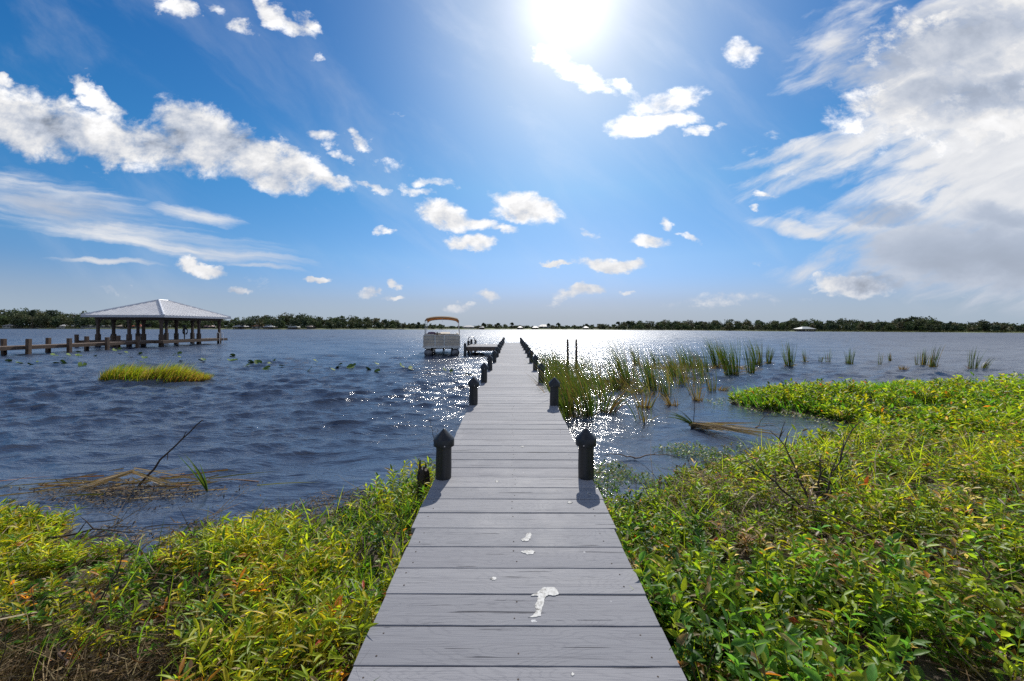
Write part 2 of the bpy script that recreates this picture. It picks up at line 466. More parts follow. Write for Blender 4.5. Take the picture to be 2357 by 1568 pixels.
    core = b.ss(b.m('MULTIPLY_ADD', b.m('SUBTRACT', b.noise(b.scalev(npos, (.8, 1.5, 0)), 5.0, 5, 0.55), 0.5), 1.0, b.m('MULTIPLY_ADD', b.m('SUBTRACT', sn, 0.5), 1.7, K)), -0.55, 1.05)
    n2 = b.noise(b.vm('ADD', npos, (0.004, 0.022, 0)), 10.0, 5, 0.58, 0.15)
    relief = b.m('MULTIPLY', b.m('MULTIPLY', b.m('SUBTRACT', n, n2), 0.9), b.ss(b.m('SUBTRACT', dens, dsheet), -.2, .5))      # edges turned to the sun are brighter
    lum = b.m('SUBTRACT', b.m('ADD', b.m('ADD', b.ss(b.m('SUBTRACT', dens, dsheet), -.5, .4, .67, .76), b.m('MULTIPLY', b.m('SUBTRACT', sn, 0.5), b.ss(b.m('SUBTRACT', dens, dsheet), -.3, .3, .30, 0.0))), relief), b.m('MULTIPLY', core, 0.27))
    # nearer the horizon clouds are dimmer, nearer the sun brighter
    sd = b.vm('DOT_PRODUCT', d, tuple(SUN_DIR))
    aur = b.m('POWER', b.m('MAXIMUM', sd, 0.0), 26.0)
    lum = b.m('MULTIPLY', lum, b.ss(v, 0.02, 0.30, 0.74, 1.0))
    lum = b.m('MAXIMUM', b.m('ADD', lum, b.m('MULTIPLY', aur, 0.5)), 0.25)
    ccol = b.mix(b.ss(lum, 0.40, 0.72), (0.85, 0.95, 1.14), (1.0, 1.0, 1.01))
    ccol = b.vm('SCALE', ccol, scale=b.m('MULTIPLY', lum, 1.0 / STR))
    # sky colour
    hs = b.node('ShaderNodeHueSaturation'); b.l.new(sky.outputs[0], hs.inputs['Color'])
    hs.inputs['Saturation'].default_value = 1.38; hs.inputs['Value'].default_value = 1.0
    rp = b.node('ShaderNodeValToRGB'); b.put(rp.inputs[0], z)
    el = rp.color_ramp.elements
    k = 1 / (1.23 * 0.6)
    stops = [(0.0, (.38, .50, 1.0)), (.06, (.46, .56, .90)), (.16, (.65, .80, .95)), (.32, (.57, .92, .99)), (.64, (.40, .77, .96))]
    while len(el) < len(stops): el.new(0.5)
    for e_, (ps, c_) in zip(el, stops): e_.position = ps; e_.color = (c_[0], c_[1], c_[2], 1)
    skyc = b.vm('SCALE', b.vm('MULTIPLY', hs.outputs[0], rp.outputs[0]), scale=k)
    hz = 1.0 / (1.23 * STR)
    skyc = b.mix(b.ss(z, 0.0, 0.13, 0.85, 0.0), skyc, (.405 * hz, .497 * hz, .60 * hz))
    sdc = b.m('MAXIMUM', sd, 0.0)
    glow = b.m('ADD', b.m('MULTIPLY', b.m('POWER', sdc, 220.0), 0.60), b.m('MULTIPLY', b.m('POWER', sdc, 36.0), 0.34))
    gc = b.vm('SCALE', (1.0, 0.96, 0.98), scale=b.m('MULTIPLY', glow, 1.0 / STR))
    skyc = b.vm('MULTIPLY', skyc, b.mix(b.m('POWER', sdc, 7.0), (1, 1, 1), (1.22, 0.98, 0.97)))
    skyc = b.vm('SCALE', skyc, scale=b.m('SUBTRACT', 1.0, b.m('MULTIPLY', b.m('POWER', sdc, 50.0), 0.62)))
    skyc = b.vm('ADD', skyc, gc)
    fin = b.mix(D, skyc, ccol)
    b.put(bg.inputs['Color'], fin)
    w.cycles.sampling_method = 'MANUAL'; w.cycles.sample_map_resolution = 1024
make_world()

sun = bpy.data.lights.new('sun', 'SUN'); sun.energy = 4.2; sun.angle = R(0.55); sun.color = (1.0, 0.955, 0.88)
so = bpy.data.objects.new('sun', sun); COL.objects.link(so)
so.rotation_mode = 'QUATERNION'; so.rotation_quaternion = SUN_DIR.to_track_quat('Z', 'Y')
so.location = (10, 60, 60)

# ---------------------------------------------------------------- the shoreline
SHORE = [(-300, 3.6), (-40, 3.9), (-14, 4.0), (-8, 4.15), (-5.9, 4.25), (-5.1, 4.25), (-4.45, 4.0), (-4.15, 3.65), (-3.9, 3.45), (-3.5, 3.55), (-3.1, 3.7), (-2.7, 3.85),
         (-2.3, 4.1), (-1.95, 4.35), (-1.6, 4.65), (-1.35, 5.2), (-1.0, 5.5), (-0.7, 5.0), (0.2, 4.5), (0.9, 4.35), (1.3, 4.45), (1.75, 5.0), (2.2, 5.5), (2.9, 5.9), (3.9, 6.3), (4.8, 6.7), (6.0, 7.3), (7.3, 8.2),
         (6.9, 9.3), (5.9, 10.0), (5.9, 10.9), (6.9, 11.9), (9.4, 12.6), (12, 13.0), (18, 13.3), (40, 13.6), (300, 14)]
SH = np.array(SHORE)
POLY = np.array(SHORE + [(300, -300), (-300, -300)])
def inside(x, y):
    x = np.asarray(x, float); y = np.asarray(y, float)
    res = np.zeros(x.shape, bool)
    n = len(POLY)
    j = n - 1
    for i in range(n):
        xi, yi = POLY[i]; xj, yj = POLY[j]
        c = ((yi > y) != (yj > y)) & (x < (xj - xi) * (y - yi) / ((yj - yi) or 1e-9) + xi)
        res ^= c
        j = i
    return res
def sdist(x, y):
    """metres to the waterline, positive on land"""
    x = np.asarray(x, float); y = np.asarray(y, float)
    best = np.full(x.shape, 1e9)
    for (x0, y0), (x1, y1) in zip(SHORE[:-1], SHORE[1:]):
        dx, dy = x1 - x0, y1 - y0
        t = np.clip(((x - x0) * dx + (y - y0) * dy) / (dx * dx + dy * dy), 0, 1)
        best = np.minimum(best, (x - x0 - t * dx) ** 2 + (y - y0 - t * dy) ** 2)
    d = np.sqrt(best)
    return np.where(inside(x, y), d, -d)
def ground_z(x, y, d=None):
    x = np.asarray(x, float); y = np.asarray(y, float)
    if d is None: d = sdist(x, y)
    land = 0.24 * (1 - np.exp(-np.maximum(d, 0) / 1.3)) + 0.004 * np.minimum(np.maximum(d, 0), 30)
    bed = -0.45 * (1 - np.exp(np.minimum(d, 0) / 2.0))
    nz = (vnoise(x, y, 1.7, 3, 3) - 0.5) * 0.12 + (vnoise(x, y, .7, 2, 23) - .5) * .16 * np.clip(d / 1.5, 0, 1)
    return np.where(d > 0, land, bed) + nz * np.clip(d * 1.5 + 0.6, 0.15, 1) + np.where(d > 0, 0.012, 0)

def axis(a0, a1, step, far0, far1):
    mid = np.arange(a0, a1 + 1e-6, step)
    lo = a0 - np.geomspace(0.5, a0 - far0, 14)[::-1] if far0 < a0 else np.array([])
    hi = a1 + np.geomspace(0.5, far1 - a1, 14) if far1 > a1 else np.array([])
    return np.concatenate([lo, mid, hi])
def grid_faces(nx, ny):
    i = np.arange(nx - 1)[None, :] + (np.arange(ny - 1) * nx)[:, None]
    i = i.ravel()
    return np.stack([i, i + 1, i + nx + 1, i + nx], 1)
gx = axis(-14, 22, 0.09, -290, 290); gy = axis(-1.0, 16, 0.09, -290, 60)
GX, GY = np.meshgrid(gx, gy)
gz = ground_z(GX.ravel(), GY.ravel())
ground = np_mesh('ground', np.stack([GX.ravel(), GY.ravel(), gz], 1), [grid_faces(len(gx), len(gy))], M['ground'], smooth=True)
tag(ground, 'dark muddy lake shore under the plants', 'ground', kind='structure')

# ---------------------------------------------------------------- the lake surface
def make_water():
    rows = [1.2]
    while rows[-1] < 300:
        Y = rows[-1]
        dpx = 0.40 * Y * Y / (398.0 * EYE)
        rows.append(Y + max(0.012, min(dpx, 0.50)))
    rows = np.array(rows + [340, 400, 480, 600])
    nc = 860
    fan = np.linspace(-1.72, 1.72, nc)
    Yg = np.repeat(rows[:, None], nc, 1)
    Xg = fan[None, :] * (Yg + 1.0)
    dY = np.gradient(rows)
    X = Xg.ravel(); Y = Yg.ravel()
    res = np.repeat(dY[:, None], nc, 1).ravel()
    resx = (3.44 / nc) * (Y + 1)
    res = np.maximum(res, resx)
    d = np.full(X.shape, -60.0)
    near = (Y < 45)
    d[near] = sdist(X[near], Y[near])
    amp = np.clip(0.16 + (-d) / 4.5, 0.08, 1.0)
    # reeds shelter the bay beside the dock
    shelter = np.exp(-((X - 4.0) / 4.5) ** 2 - ((Y - 9.0) / 5.0) ** 2)
    amp = amp * (1 - 0.55 * shelter)
    # slow patches of stronger and weaker chop
    amp = amp * (0.70 + 0.6 * vnoise(X, Y, 0.09, 2, 5))
    dx = np.zeros_like(X); dy = np.zeros_like(X); dz = np.zeros_like(X)
    r2 = np.random.default_rng(3)
    N = 46
    for i in range(N):
        lam = 0.26 * (2.9 / 0.26) ** ((i + r2.random()) / N)
        th = R(-78 + r2.normal() * 18)        # travelling towards the shore
        k = 2 * PI / lam
        kx, ky = k * math.cos(th), k * math.sin(th)
        a = 0.0088 * lam ** 0.80 * (0.6 + 0.8 * r2.random())
        a *= 1.18 if lam < 1.0 else (0.85 if lam < 1.6 else 0.6)
        ph = r2.random() * 2 * PI
        cut = np.clip(1.55 - 2.6 * res / lam, 0, 1)
        A = a * amp * cut
        phase = kx * X + ky * Y + ph + 1.6 * (vnoise(X, Y, 0.16, 1, i) - 0.5)
        sn, cs = np.sin(phase), np.cos(phase)
        dz += A * sn
        dx += A * 0.8 * cs * math.cos(th); dy += A * 0.8 * cs * math.sin(th)
    V = np.stack([X + dx, Y + dy, dz], 1)
    chop = np.clip(0.35 + (-d) / 5.0, 0.30, 1.0) * (1 - 0.3 * shelter)
    w = np_mesh('water', V, [grid_faces(nc, len(rows))], M['water'], smooth=True, attrs={'chop': chop, 'unresolved': 0.11 + 0.28 * np.clip((Y - 7) / 75, 0, 1) ** .8})
    tag(w, 'choppy blue lake water glittering under the sun', 'lake', kind='structure')
make_water()

# ---------------------------------------------------------------- leaves, sprigs, blades (vectorised)
def unit(v): return v / np.maximum(np.linalg.norm(v, axis=1, keepdims=True), 1e-9)
class Soup:
    """collects many leaves and blades into ONE ground-cover mesh"""
    def __init__(s): s.V = []; s.F3 = []; s.F4 = []; s.C = []; s.n = 0
    def _push(s, V, f3, f4, C):
        if f3 is not None: s.F3.append(f3 + s.n)
        if f4 is not None: s.F4.append(f4 + s.n)
        s.V.append(V); s.C.append(C); s.n += len(V)
    def leaves(s, P, D, L, W, C, fold=0.25, droop=0.35, roll=None):
        """lanceolate leaves: base P, direction D, length L, width W, colour C"""
        n = len(P)
        if n == 0: return
        D = unit(D)
        up = np.tile([0, 0, 1.0], (n, 1))
        side = np.cross(D, up); side = unit(side + 1e-6)
        nor = unit(np.cross(side, D))
        if roll is not None:
            c, sn = np.cos(roll)[:, None], np.sin(roll)[:, None]
            side, nor = side * c + nor * sn, nor * c - side * sn
        L = L[:, None]; W = W[:, None]
        def mid(t, dr): return P + D * L * t - np.array([0, 0, 1.0]) * L * droop * dr
        m0 = P; m1 = mid(.36, .08); m2 = mid(.70, .32); m3 = mid(1.0, .75)
        e1 = nor * W * fold; e2 = nor * W * fold * .8
        l1 = m1 + side * W * .5 + e1; r1 = m1 - side * W * .5 + e1
        l2 = m2 + side * W * .36 + e2; r2 = m2 - side * W * .36 + e2
        V = np.stack([m0, m1, m2, m3, l1, r1, l2, r2], 1).reshape(-1, 3)
        b = (np.arange(n) * 8)[:, None]
        f3 = np.concatenate([b + np.array([[0, 1, 4]]), b + np.array([[0, 5, 1]]), b + np.array([[2, 3, 6]]), b + np.array([[7, 3, 2]])])
        f4 = np.concatenate([b + np.array([[4, 1, 2, 6]]), b + np.array([[1, 5, 7, 2]])])
        s._push(V, f3, f4, np.repeat(C, 8, 0))
    def diamonds(s, P, D, L, W, C, roll=None):
        n = len(P)
        if n == 0: return
        D = unit(D); side = unit(np.cross(D, np.tile([0.05, 0.03, 1.0], (n, 1))))
        nor = unit(np.cross(side, D))
        if roll is not None:
            c, sn = np.cos(roll)[:, None], np.sin(roll)[:, None]
            side = side * c + nor * sn
        L = L[:, None]; W = W[:, None]
        V = np.stack([P, P + D * L * .45 + side * W * .5, P + D * L, P + D * L * .45 - side * W * .5], 1).reshape(-1, 3)
        b = (np.arange(n) * 4)[:, None]
        s._push(V, None, b + np.array([[0, 1, 2, 3]]), np.repeat(C, 4, 0))
    def blades(s, P, D, L, W, bend, C, Ctip=None, seg=5, grav=0.0):
        """long ribbons: base P, first direction D, length L, width W, sideways pull `bend` (n,3) growing with height"""
        n = len(P)
        if n == 0: return
        D = unit(D)
        ts = np.linspace(0, 1, seg + 1)
        rnd = unit(np.random.default_rng(n).normal(size=(n, 3)))
        side = unit(np.cross(D, rnd))
        rowsV = []; rowsC = []
        if Ctip is None: Ctip = C
        for t in ts:
            c = P + D * (L * t)[:, None] + bend * ((L * t * t)[:, None]) - np.array([0, 0, 1.0]) * (grav * L * t ** 3)[:, None] if not np.isscalar(grav) else \
                P + D * (L * t)[:, None] + bend * ((L * t * t)[:, None]) - np.array([0, 0, 1.0]) * (grav * L * t ** 3)[:, None]
            w = W * (1 - t ** 2.2) * 0.5 + 0.0006
            rowsV.append(c - side * w[:, None]); rowsV.append(c + side * w[:, None])
            cc = C * (1 - t) + Ctip * t
            rowsC += [cc, cc]
        k = 2 * (seg + 1)
        V = np.stack(rowsV, 1).reshape(-1, 3); CC = np.stack(rowsC, 1).reshape(-1, 3)
        b = (np.arange(n) * k)[:, None]
        f4 = np.concatenate([b + np.array([[2 * i, 2 * i + 1, 2 * i + 3, 2 * i + 2]]) for i in range(seg)])
        s._push(V, None, f4, CC)
    def build(s, name, mat, parent=None):
        fs = []
        if s.F3: fs.append(np.concatenate(s.F3))
        if s.F4: fs.append(np.concatenate(s.F4))
        return np_mesh(name, np.concatenate(s.V), fs, mat, parent, smooth=True, col=np.concatenate(s.C))

def pick(pal, w, n, var=0.22):
    pal = np.array(pal); w = np.array(w, float); w /= w.sum()
    c = pal[rng.choice(len(pal), n, p=w)]
    return c * (1 + (rng.random((n, 1)) - .5) * 2 * var) * (1 + (rng.random((n, 3)) - .5) * 0.16)

YEL = (0.250, 0.225, 0.012); YGR = (0.140, 0.175, 0.014); GRN = (0.062, 0.125, 0.014); DGR = (0.026, 0.064, 0.014)
ORA = (0.28, 0.11, 0.018); RED = (0.22, 0.045, 0.02); BRN = (0.13, 0.085, 0.045); TAN = (0.26, 0.19, 0.11); LIM = (0.175, 0.230, 0.016)

def sprigs(soup, xs, ys, zs, h, nleaf, ll, lw, pals, lean=0.25, top=0.5, simple=False, stem=True, spread=1.0):
    """leafy stems: xs, ys, zs base; h height; nleaf leaves each; ll, lw leaf size; pals (n,3) colour of each plant"""
    n = len(xs)
    if n == 0: return
    az0 = rng.random(n) * 2 * PI
    ln = rng.random(n) * lean
    la = rng.random(n) * 2 * PI
    axis_ = unit(np.stack([np.sin(ln) * np.cos(la) - 0.06, np.sin(ln) * np.sin(la), np.cos(ln)], 1))
    base = np.stack([xs, ys, zs], 1)
    i = np.repeat(np.arange(n), nleaf); j = np.tile(np.arange(nleaf), n)
    t = (0.18 + 0.82 * (j + rng.random(n * nleaf) * .6) / nleaf)
    P = base[i] + axis_[i] * (h[i] * t)[:, None]
    az = az0[i] + j * 2.4 + rng.normal(size=len(i)) * .35
    el = 0.0 + t * top + rng.normal(size=len(i)) * .28
    D = np.stack([np.cos(az) * np.cos(el), np.sin(az) * np.cos(el), np.sin(el)], 1) + axis_[i] * .15
    sz = (0.75 + 0.55 * rng.random(len(i))) * (0.85 + 0.25 * t) * spread
    L = ll[i] * sz; W = lw[i] * sz
    C = pals[i] * (1 + (rng.random((len(i), 1)) - .5) * .5)
    # a few leaves have turned
    turn = rng.random(len(i)) < 0.06
    C[turn] = pick([ORA, RED, BRN, TAN], [1.6, .5, 3, 2.5], turn.sum())
    roll = rng.normal(size=len(i)) * .45
    if simple: soup.diamonds(P, D, L, W, C, roll)
    else: soup.leaves(P, D, L, W, C, 0.26, 0.06 + rng.random((len(i), 1)) * .26, roll)
    if stem:
        cs = pals * 0.55 + np.array([0.05, 0.02, 0.005])
        soup.blades(base, axis_, h, np.full(n, 0.006), np.zeros((n, 3)), cs, seg=2)

def scatter(x0, x1, y0, y1, dens):
    n = int((x1 - x0) * (y1 - y0) * dens)
    return x0 + rng.random(n) * (x1 - x0), y0 + rng.random(n) * (y1 - y0)
def in_view(x, y, m=0.35):
    return np.abs(x) < (1.30 + m) * np.maximum(y, 0.1) + 0.8

DX0, DX1 = -0.765, 0.81
def off_dock(x, pad=0.02): return (x < DX0 - pad) | (x > DX1 + pad)
def land_points(x0, x1, y0, y1, dens, dmin=0.05, dmax=99, holes=0.0, seed=1, pad=0.03):
    x, y = scatter(x0, x1, y0, y1, dens)
    d = sdist(x, y)
    edge = (vnoise(x, y, 2.2, 2, seed + 4) - .5) * .5
    k = (d + edge * .6 > dmin) & (d > -0.15) & (d < dmax) & in_view(x, y) & off_dock(x, pad)
    if holes: k &= vnoise(x, y, 1.15, 3, seed) > holes
    x, y, d = x[k], y[k], d[k]
    return x, y, np.maximum(ground_z(x, y, d), -0.01), d

# ---- ground cover, left of the dock: yellow-green willowy herb with dry and red leaves
def left_plants():
    s = Soup()
    def bare(x, y): return np.exp(-((x + 2.35) / 0.85) ** 4 - ((y - 1.85) / 0.42) ** 4)
    for rep, (dens, hh, pal, w, ll, lw, holes, sd) in enumerate([
        (240, 0.24, [YEL, YGR, LIM, GRN, ORA], [3.2, 3, 1.6, 1.2, .35], 0.085, 0.0150, 0.48, 2),
        (120, 0.15, [YEL, YGR, GRN, ORA], [2.2, 3, 2.6, .4], 0.062, 0.0145, 0.45, 5),
        (90, 0.11, [DGR, GRN, YGR], [3, 2, 1], 0.045, 0.022, 0.36, 8)]):
        x, y, z, d = land_points(-9.5, DX0, 1.15, 5.9, dens, 0.06, holes=holes, seed=sd)
        k = (rng.random(len(x)) > bare(x, y) * 1.25) & ((d > .5) | (vnoise(x, y, 1.7, 2, 14) > .50) | (x < -4.2))
        x, y, z, d = x[k], y[k], z[k], d[k]
        pals = pick(pal, w, len(x))
        # the middle is yellower, the near corner greener
        g = np.clip((2.0 - y) * .9 + (-x - 3.8) * .12 + (vnoise(x, y, .9, 2, 6) - .5) * 2.2, 0, 1)[:, None]
        pals = pals * (1 - g) + pick([GRN, DGR, YGR], [3, 2, 1], len(x)) * g
        h = hh * (0.5 + 0.9 * rng.random(len(x))) * (0.30 + 1.05 * vnoise(x, y, 1.5, 2, 9)) * np.clip(0.55 + d * .6, .55, 1)
        sprigs(s, x, y, z, h, 13, np.full(len(x), ll), np.full(len(x), lw), pals, lean=.55, top=.5)
    x, y, z, d = land_points(-1.65, DX0, 4.1, 5.5, 90, 0.0, seed=11)
    sprigs(s, x, y, z, .27 * (.5 + .8 * rng.random(len(x))), 12, np.full(len(x), .085), np.full(len(x), .019), pick([YGR, GRN, LIM, YEL], [3, 2.5, 1.5, 1], len(x)), lean=.5, top=.6)
    o = s.build('shore_plants', M['leaf'])
    tag(o, 'yellow green willowy weeds with reddish leaves between lake and dock', 'weeds', kind='stuff')
left_plants()

# ---- ground cover, right of the dock
def right_plants():
    s = Soup()
    for (dens, hh, pal, w, ll, lw, holes, sd) in [
        (150, 0.26, [GRN, YGR, LIM, DGR], [3.2, 1.8, 1.2, 1.8], 0.070, 0.023, 0.48, 21),
        (120, 0.13, [GRN, DGR, YGR, BRN], [3, 3, 1.2, 1.4], 0.050, 0.022, 0.44, 25),
        (90, 0.36, [YGR, LIM, GRN, YEL], [2, 1.4, 3, .8], 0.088, 0.019, 0.55, 28)]:
        x, y, z, d = land_points(DX1, 10.5, 1.15, 7.3, dens, 0.04, holes=holes, seed=sd)
        big = vnoise(x, y, .55, 2, 31)
        k = (rng.random(len(x)) > np.clip((.42 - big) * 6, 0, .85)) | (x < 1.9)
        x, y, z, d, big = x[k], y[k], z[k], d[k], big[k]
        pals = pick(pal, w, len(x))
        g = np.clip((y - 3.2) * .40 + (vnoise(x, y, .8, 2, 16) - .5) * 2.4, 0, 1)[:, None]
        pals = pals * (1 - g) + pick([LIM, YGR, YEL, GRN], [1.3, 3, 1.1, 2.6], len(x)) * g
        h = hh * (0.5 + 0.9 * rng.random(len(x))) * (0.4 + 1.2 * vnoise(x, y, 1.2, 2, 29)) * (.30 + 1.35 * big) * np.clip(1.25 - (y - 3.5) * .18, .6, 1) * np.clip(0.5 + d * .5, .5, 1)
        dead = rng.random(len(x)) < .07 + .25 * np.clip((.40 - vnoise(x, y, 1.4, 2, 38)) * 5, 0, 1)
        pals[dead] = pick([BRN, (.30, .23, .17), (.2, .16, .12), TAN], [2, 2, 2, 1], dead.sum())
        sprigs(s, x, y, z, h, 13, np.full(len(x), ll), np.full(len(x), lw), pals, lean=.6, top=.45)
    x, y, z, d = land_points(DX1, 1.7, 1.3, 4.6, 170, 0.03, seed=36)
    sprigs(s, x, y, z, .20 * (.5 + .9 * rng.random(len(x))), 12, np.full(len(x), .060), np.full(len(x), .021), pick([GRN, DGR, YGR, LIM], [3, 2, 2, .8], len(x)), lean=.6, top=.5)
    # broad fresh leaves nearest the viewer
    x, y, z, d = land_points(DX1, 5.5, 1.3, 3.0, 75, 0.1, holes=.47, seed=34)
    pals = pick([GRN, LIM, YGR, (0.07, 0.16, 0.03)], [3, 1.2, 1.5, 2], len(x))
    sprigs(s, x, y, z, .30 * (.6 + .8 * rng.random(len(x))), 11, np.full(len(x), .074), np.full(len(x), .029), pals, lean=.5, top=.6)
    o = s.build('shore_plants', M['leaf'])
    tag(o, 'dense low green weeds tangled with dead stems beside the dock', 'weeds', kind='stuff')
    # the far tongue of bright growth along the bay
    s = Soup()
    for (dens, hh, pal, w, ll, lw, hl, sd) in [
        (75, 0.30, [LIM, YGR, GRN, YEL], [2, 3, 2.6, .5], 0.110, 0.037, .45, 41),
        (60, 0.17, [GRN, DGR, YGR], [3, 1.5, 2], 0.080, 0.034, .32, 44)]:
        x, y, z, d = land_points(3.0, 26, 6.6, 13.8, dens, 0.03, holes=hl, seed=sd)
        pals = pick(pal, w, len(x)) * (0.55 + .9 * vnoise(x, y, .5, 2, 47))[:, None]
        h = hh * (0.5 + 0.9 * rng.random(len(x))) * (0.35 + 1.3 * vnoise(x, y, .8, 2, 49)) * np.clip(.5 + d * .4, .5, 1.1)
        sprigs(s, x, y, z, h, 12, np.full(len(x), ll), np.full(len(x), lw), pals, lean=.5, top=.6, stem=False)
    o = s.build('marsh_plants', M['leaf'])
    tag(o, 'bright yellow green marsh plants on the point beyond the bay', 'marsh plants', kind='stuff')
right_plants()

# ---- grass: thin blades between the weeds and a green patch on the point
def grass():
    s = Soup()
    x, y, z, d = land_points(-1.75, DX0, 1.6, 5.6, 420, 0.02, seed=61)
    x2, y2, z2, d2 = land_points(DX1, 2.4, 1.3, 5.6, 160, 0.02, holes=.45, seed=62)
    x3, y3, z3, d3 = land_points(-8, 9, 1.2, 7.0, 26, 0.02, holes=.40, seed=63)
    for (x, y, z, L0) in ((x, y, z, .19), (x2, y2, z2, .20), (x3, y3, z3, .30)):
        n = len(x)
        a = rng.random(n) * 2 * PI; tl = rng.random(n) * .7
        D = np.stack([np.sin(tl) * np.cos(a), np.sin(tl) * np.sin(a), np.cos(tl)], 1)
        L = L0 * (.5 + rng.random(n))
        bend = np.stack([np.cos(a) * .4, np.sin(a) * .4, -.35 * np.ones(n)], 1) * rng.random((n, 1))
        s.blades(np.stack([x, y, z], 1), D, L, np.full(n, .007), bend, pick([GRN, YGR, LIM, DGR], [3, 3, 1.5, 1], n), seg=4)
    x, y, z, d = land_points(5.2, 16, 9.0, 13.2, 130, 0.0, holes=.42, seed=66)
    n = len(x); a = rng.random(n) * 2 * PI; tl = rng.random(n) * .5
    D = np.stack([np.sin(tl) * np.cos(a), np.sin(tl) * np.sin(a), np.cos(tl)], 1)
    s.blades(np.stack([x, y, z], 1), D, .30 * (.5 + rng.random(n)), np.full(n, .013), np.stack([-.25 * np.ones(n), np.zeros(n), -.1 * np.ones(n)], 1),
             pick([(0.05, 0.15, 0.012), GRN, LIM], [3, 2, 1], n), seg=3)
    x, y, z, d = land_points(3.6, 9.5, 3.9, 6.3, 170, 0.0, holes=.46, seed=67)
    n = len(x); a = rng.random(n) * 2 * PI; tl = rng.random(n) * .8
    D = np.stack([np.sin(tl) * np.cos(a), np.sin(tl) * np.sin(a), np.cos(tl)], 1)
    s.blades(np.stack([x, y, z], 1), D, .42 * (.5 + rng.random(n)), np.full(n, .010), np.stack([np.cos(a) * .4, np.sin(a) * .4, -.4 * np.ones(n)], 1) * rng.random((n, 1)),
             pick([(.24, .27, .015), LIM, YEL], [3, 2, 1], n), seg=4)
    o = s.build('shore_grass', M['leaf'])
    tag(o, 'fine green grass blades growing among the weeds along the dock', 'grass', kind='stuff')
grass()

# ---- dry straw, dead stems and litter lying among the plants
def litter():
    s = Soup()
    def straw(x, y, z, L0, flat, pal, w, wd=.005):
        n = len(x)
        a = rng.random(n) * 2 * PI; el = rng.normal(size=n) * flat + .1
        D = np.stack([np.cos(a) * np.cos(el), np.sin(a) * np.cos(el), np.sin(el)], 1)
        L = L0 * (.4 + rng.random(n) * 1.2)
        bend = rng.normal(size=(n, 3)) * .22
        s.blades(np.stack([x, y, z + .02 + rng.random(n) * .06], 1), D, L, np.full(n, wd), bend, pick(pal, w, n, .35), seg=3)
    # bare thatch in the near left corner
    n = 6500
    x = -2.4 + rng.normal(size=n) * .85; y = 2.0 + rng.normal(size=n) * .30
    k = off_dock(x, .05) & (y > 1.1)
    x, y = x[k], y[k]; d = sdist(x, y); k = d > .1; x, y, d = x[k], y[k], d[k]
    straw(x, y, ground_z(x, y, d), .16, .35, [BRN, TAN, (0.08, 0.055, 0.035)], [3, 1.6, 2.2], .004)
    for (a, b_, c, e, dens, sd) in ((-9, DX0, 1.2, 5.6, 90, 71), (DX1, 10, 1.2, 7.2, 150, 72), (3, 22, 7, 13.2, 26, 73)):
        x, y, z, d = land_points(a, b_, c, e, dens, -0.05, holes=.3, seed=sd)
        straw(x, y, z + .03, .20, .5, [BRN, TAN, (0.07, 0.05, 0.03), (0.2, 0.1, 0.06)], [3, 2, 2, .8])
    x, y = scatter(-4.6, DX0, 3.3, 6.2, 1500)
    d = sdist(x, y); k = (d > -.55) & (d < .18) & (vnoise(x, y, 1.1, 3, 91) > .50) & off_dock(x, .1)
    x, y = x[k], y[k]; n = len(x)
    s.diamonds(np.stack([x, y, .004 + rng.random(n) * .04], 1), np.stack([rng.normal(size=n), rng.normal(size=n), .3 * rng.random(n)], 1), .02 + .05 * rng.random(n), np.full(n, .012), pick([(0.035, 0.026, 0.018), BRN, TAN, (.3, .24, .17)], [4, 2, 1, .6], n))
    k = rng.random(n) < .05
    straw(x[k], y[k], np.full(k.sum(), .01), .30, .10, [BRN, (.3, .2, .11), (.10, .07, .04)], [2, 2, 1.5], .007)
    # long dead vines arching over the weeds
    for (a0, a1, b0, b1, dens, sd) in ((DX1, 8, 1.4, 6.2, 75, 77), (-7, DX0, 1.4, 4.4, 9, 78)):
        x, y, z, d = land_points(a0, a1, b0, b1, dens, .1, holes=.44, seed=sd, pad=.55)
        n = len(x); a = rng.random(n) * 2 * PI; el = .25 + rng.random(n) * .7
        D = np.stack([np.cos(a) * np.cos(el), np.sin(a) * np.cos(el), np.sin(el)], 1)
        s.blades(np.stack([x, y, z + .06], 1), D, .30 + .55 * rng.random(n), np.full(n, .0080), np.stack([rng.normal(size=n) * .3, rng.normal(size=n) * .3, -.75 * rng.random(n)], 1), pick([(.30, .22, .16), (0.42, 0.32, 0.25), (0.10, 0.07, 0.05)], [3, 2, 2], n), seg=6)
    # dead curled leaves
    x, y, z, d = land_points(-8, 10, 1.2, 7, 60, 0, seed=75)
    n = len(x)
    s.diamonds(np.stack([x, y, z + .05 + rng.random(n) * .12], 1), rng.normal(size=(n, 3)), np.full(n, .055), np.full(n, .022), pick([BRN, TAN, ORA, (0.16, 0.12, 0.1)], [3, 2, .8, 1.5], n))
    o = s.build('plant_litter', M['straw'])
    tag(o, 'brown dead stems and straw lying among the shore weeds', 'litter', kind='stuff')
litter()

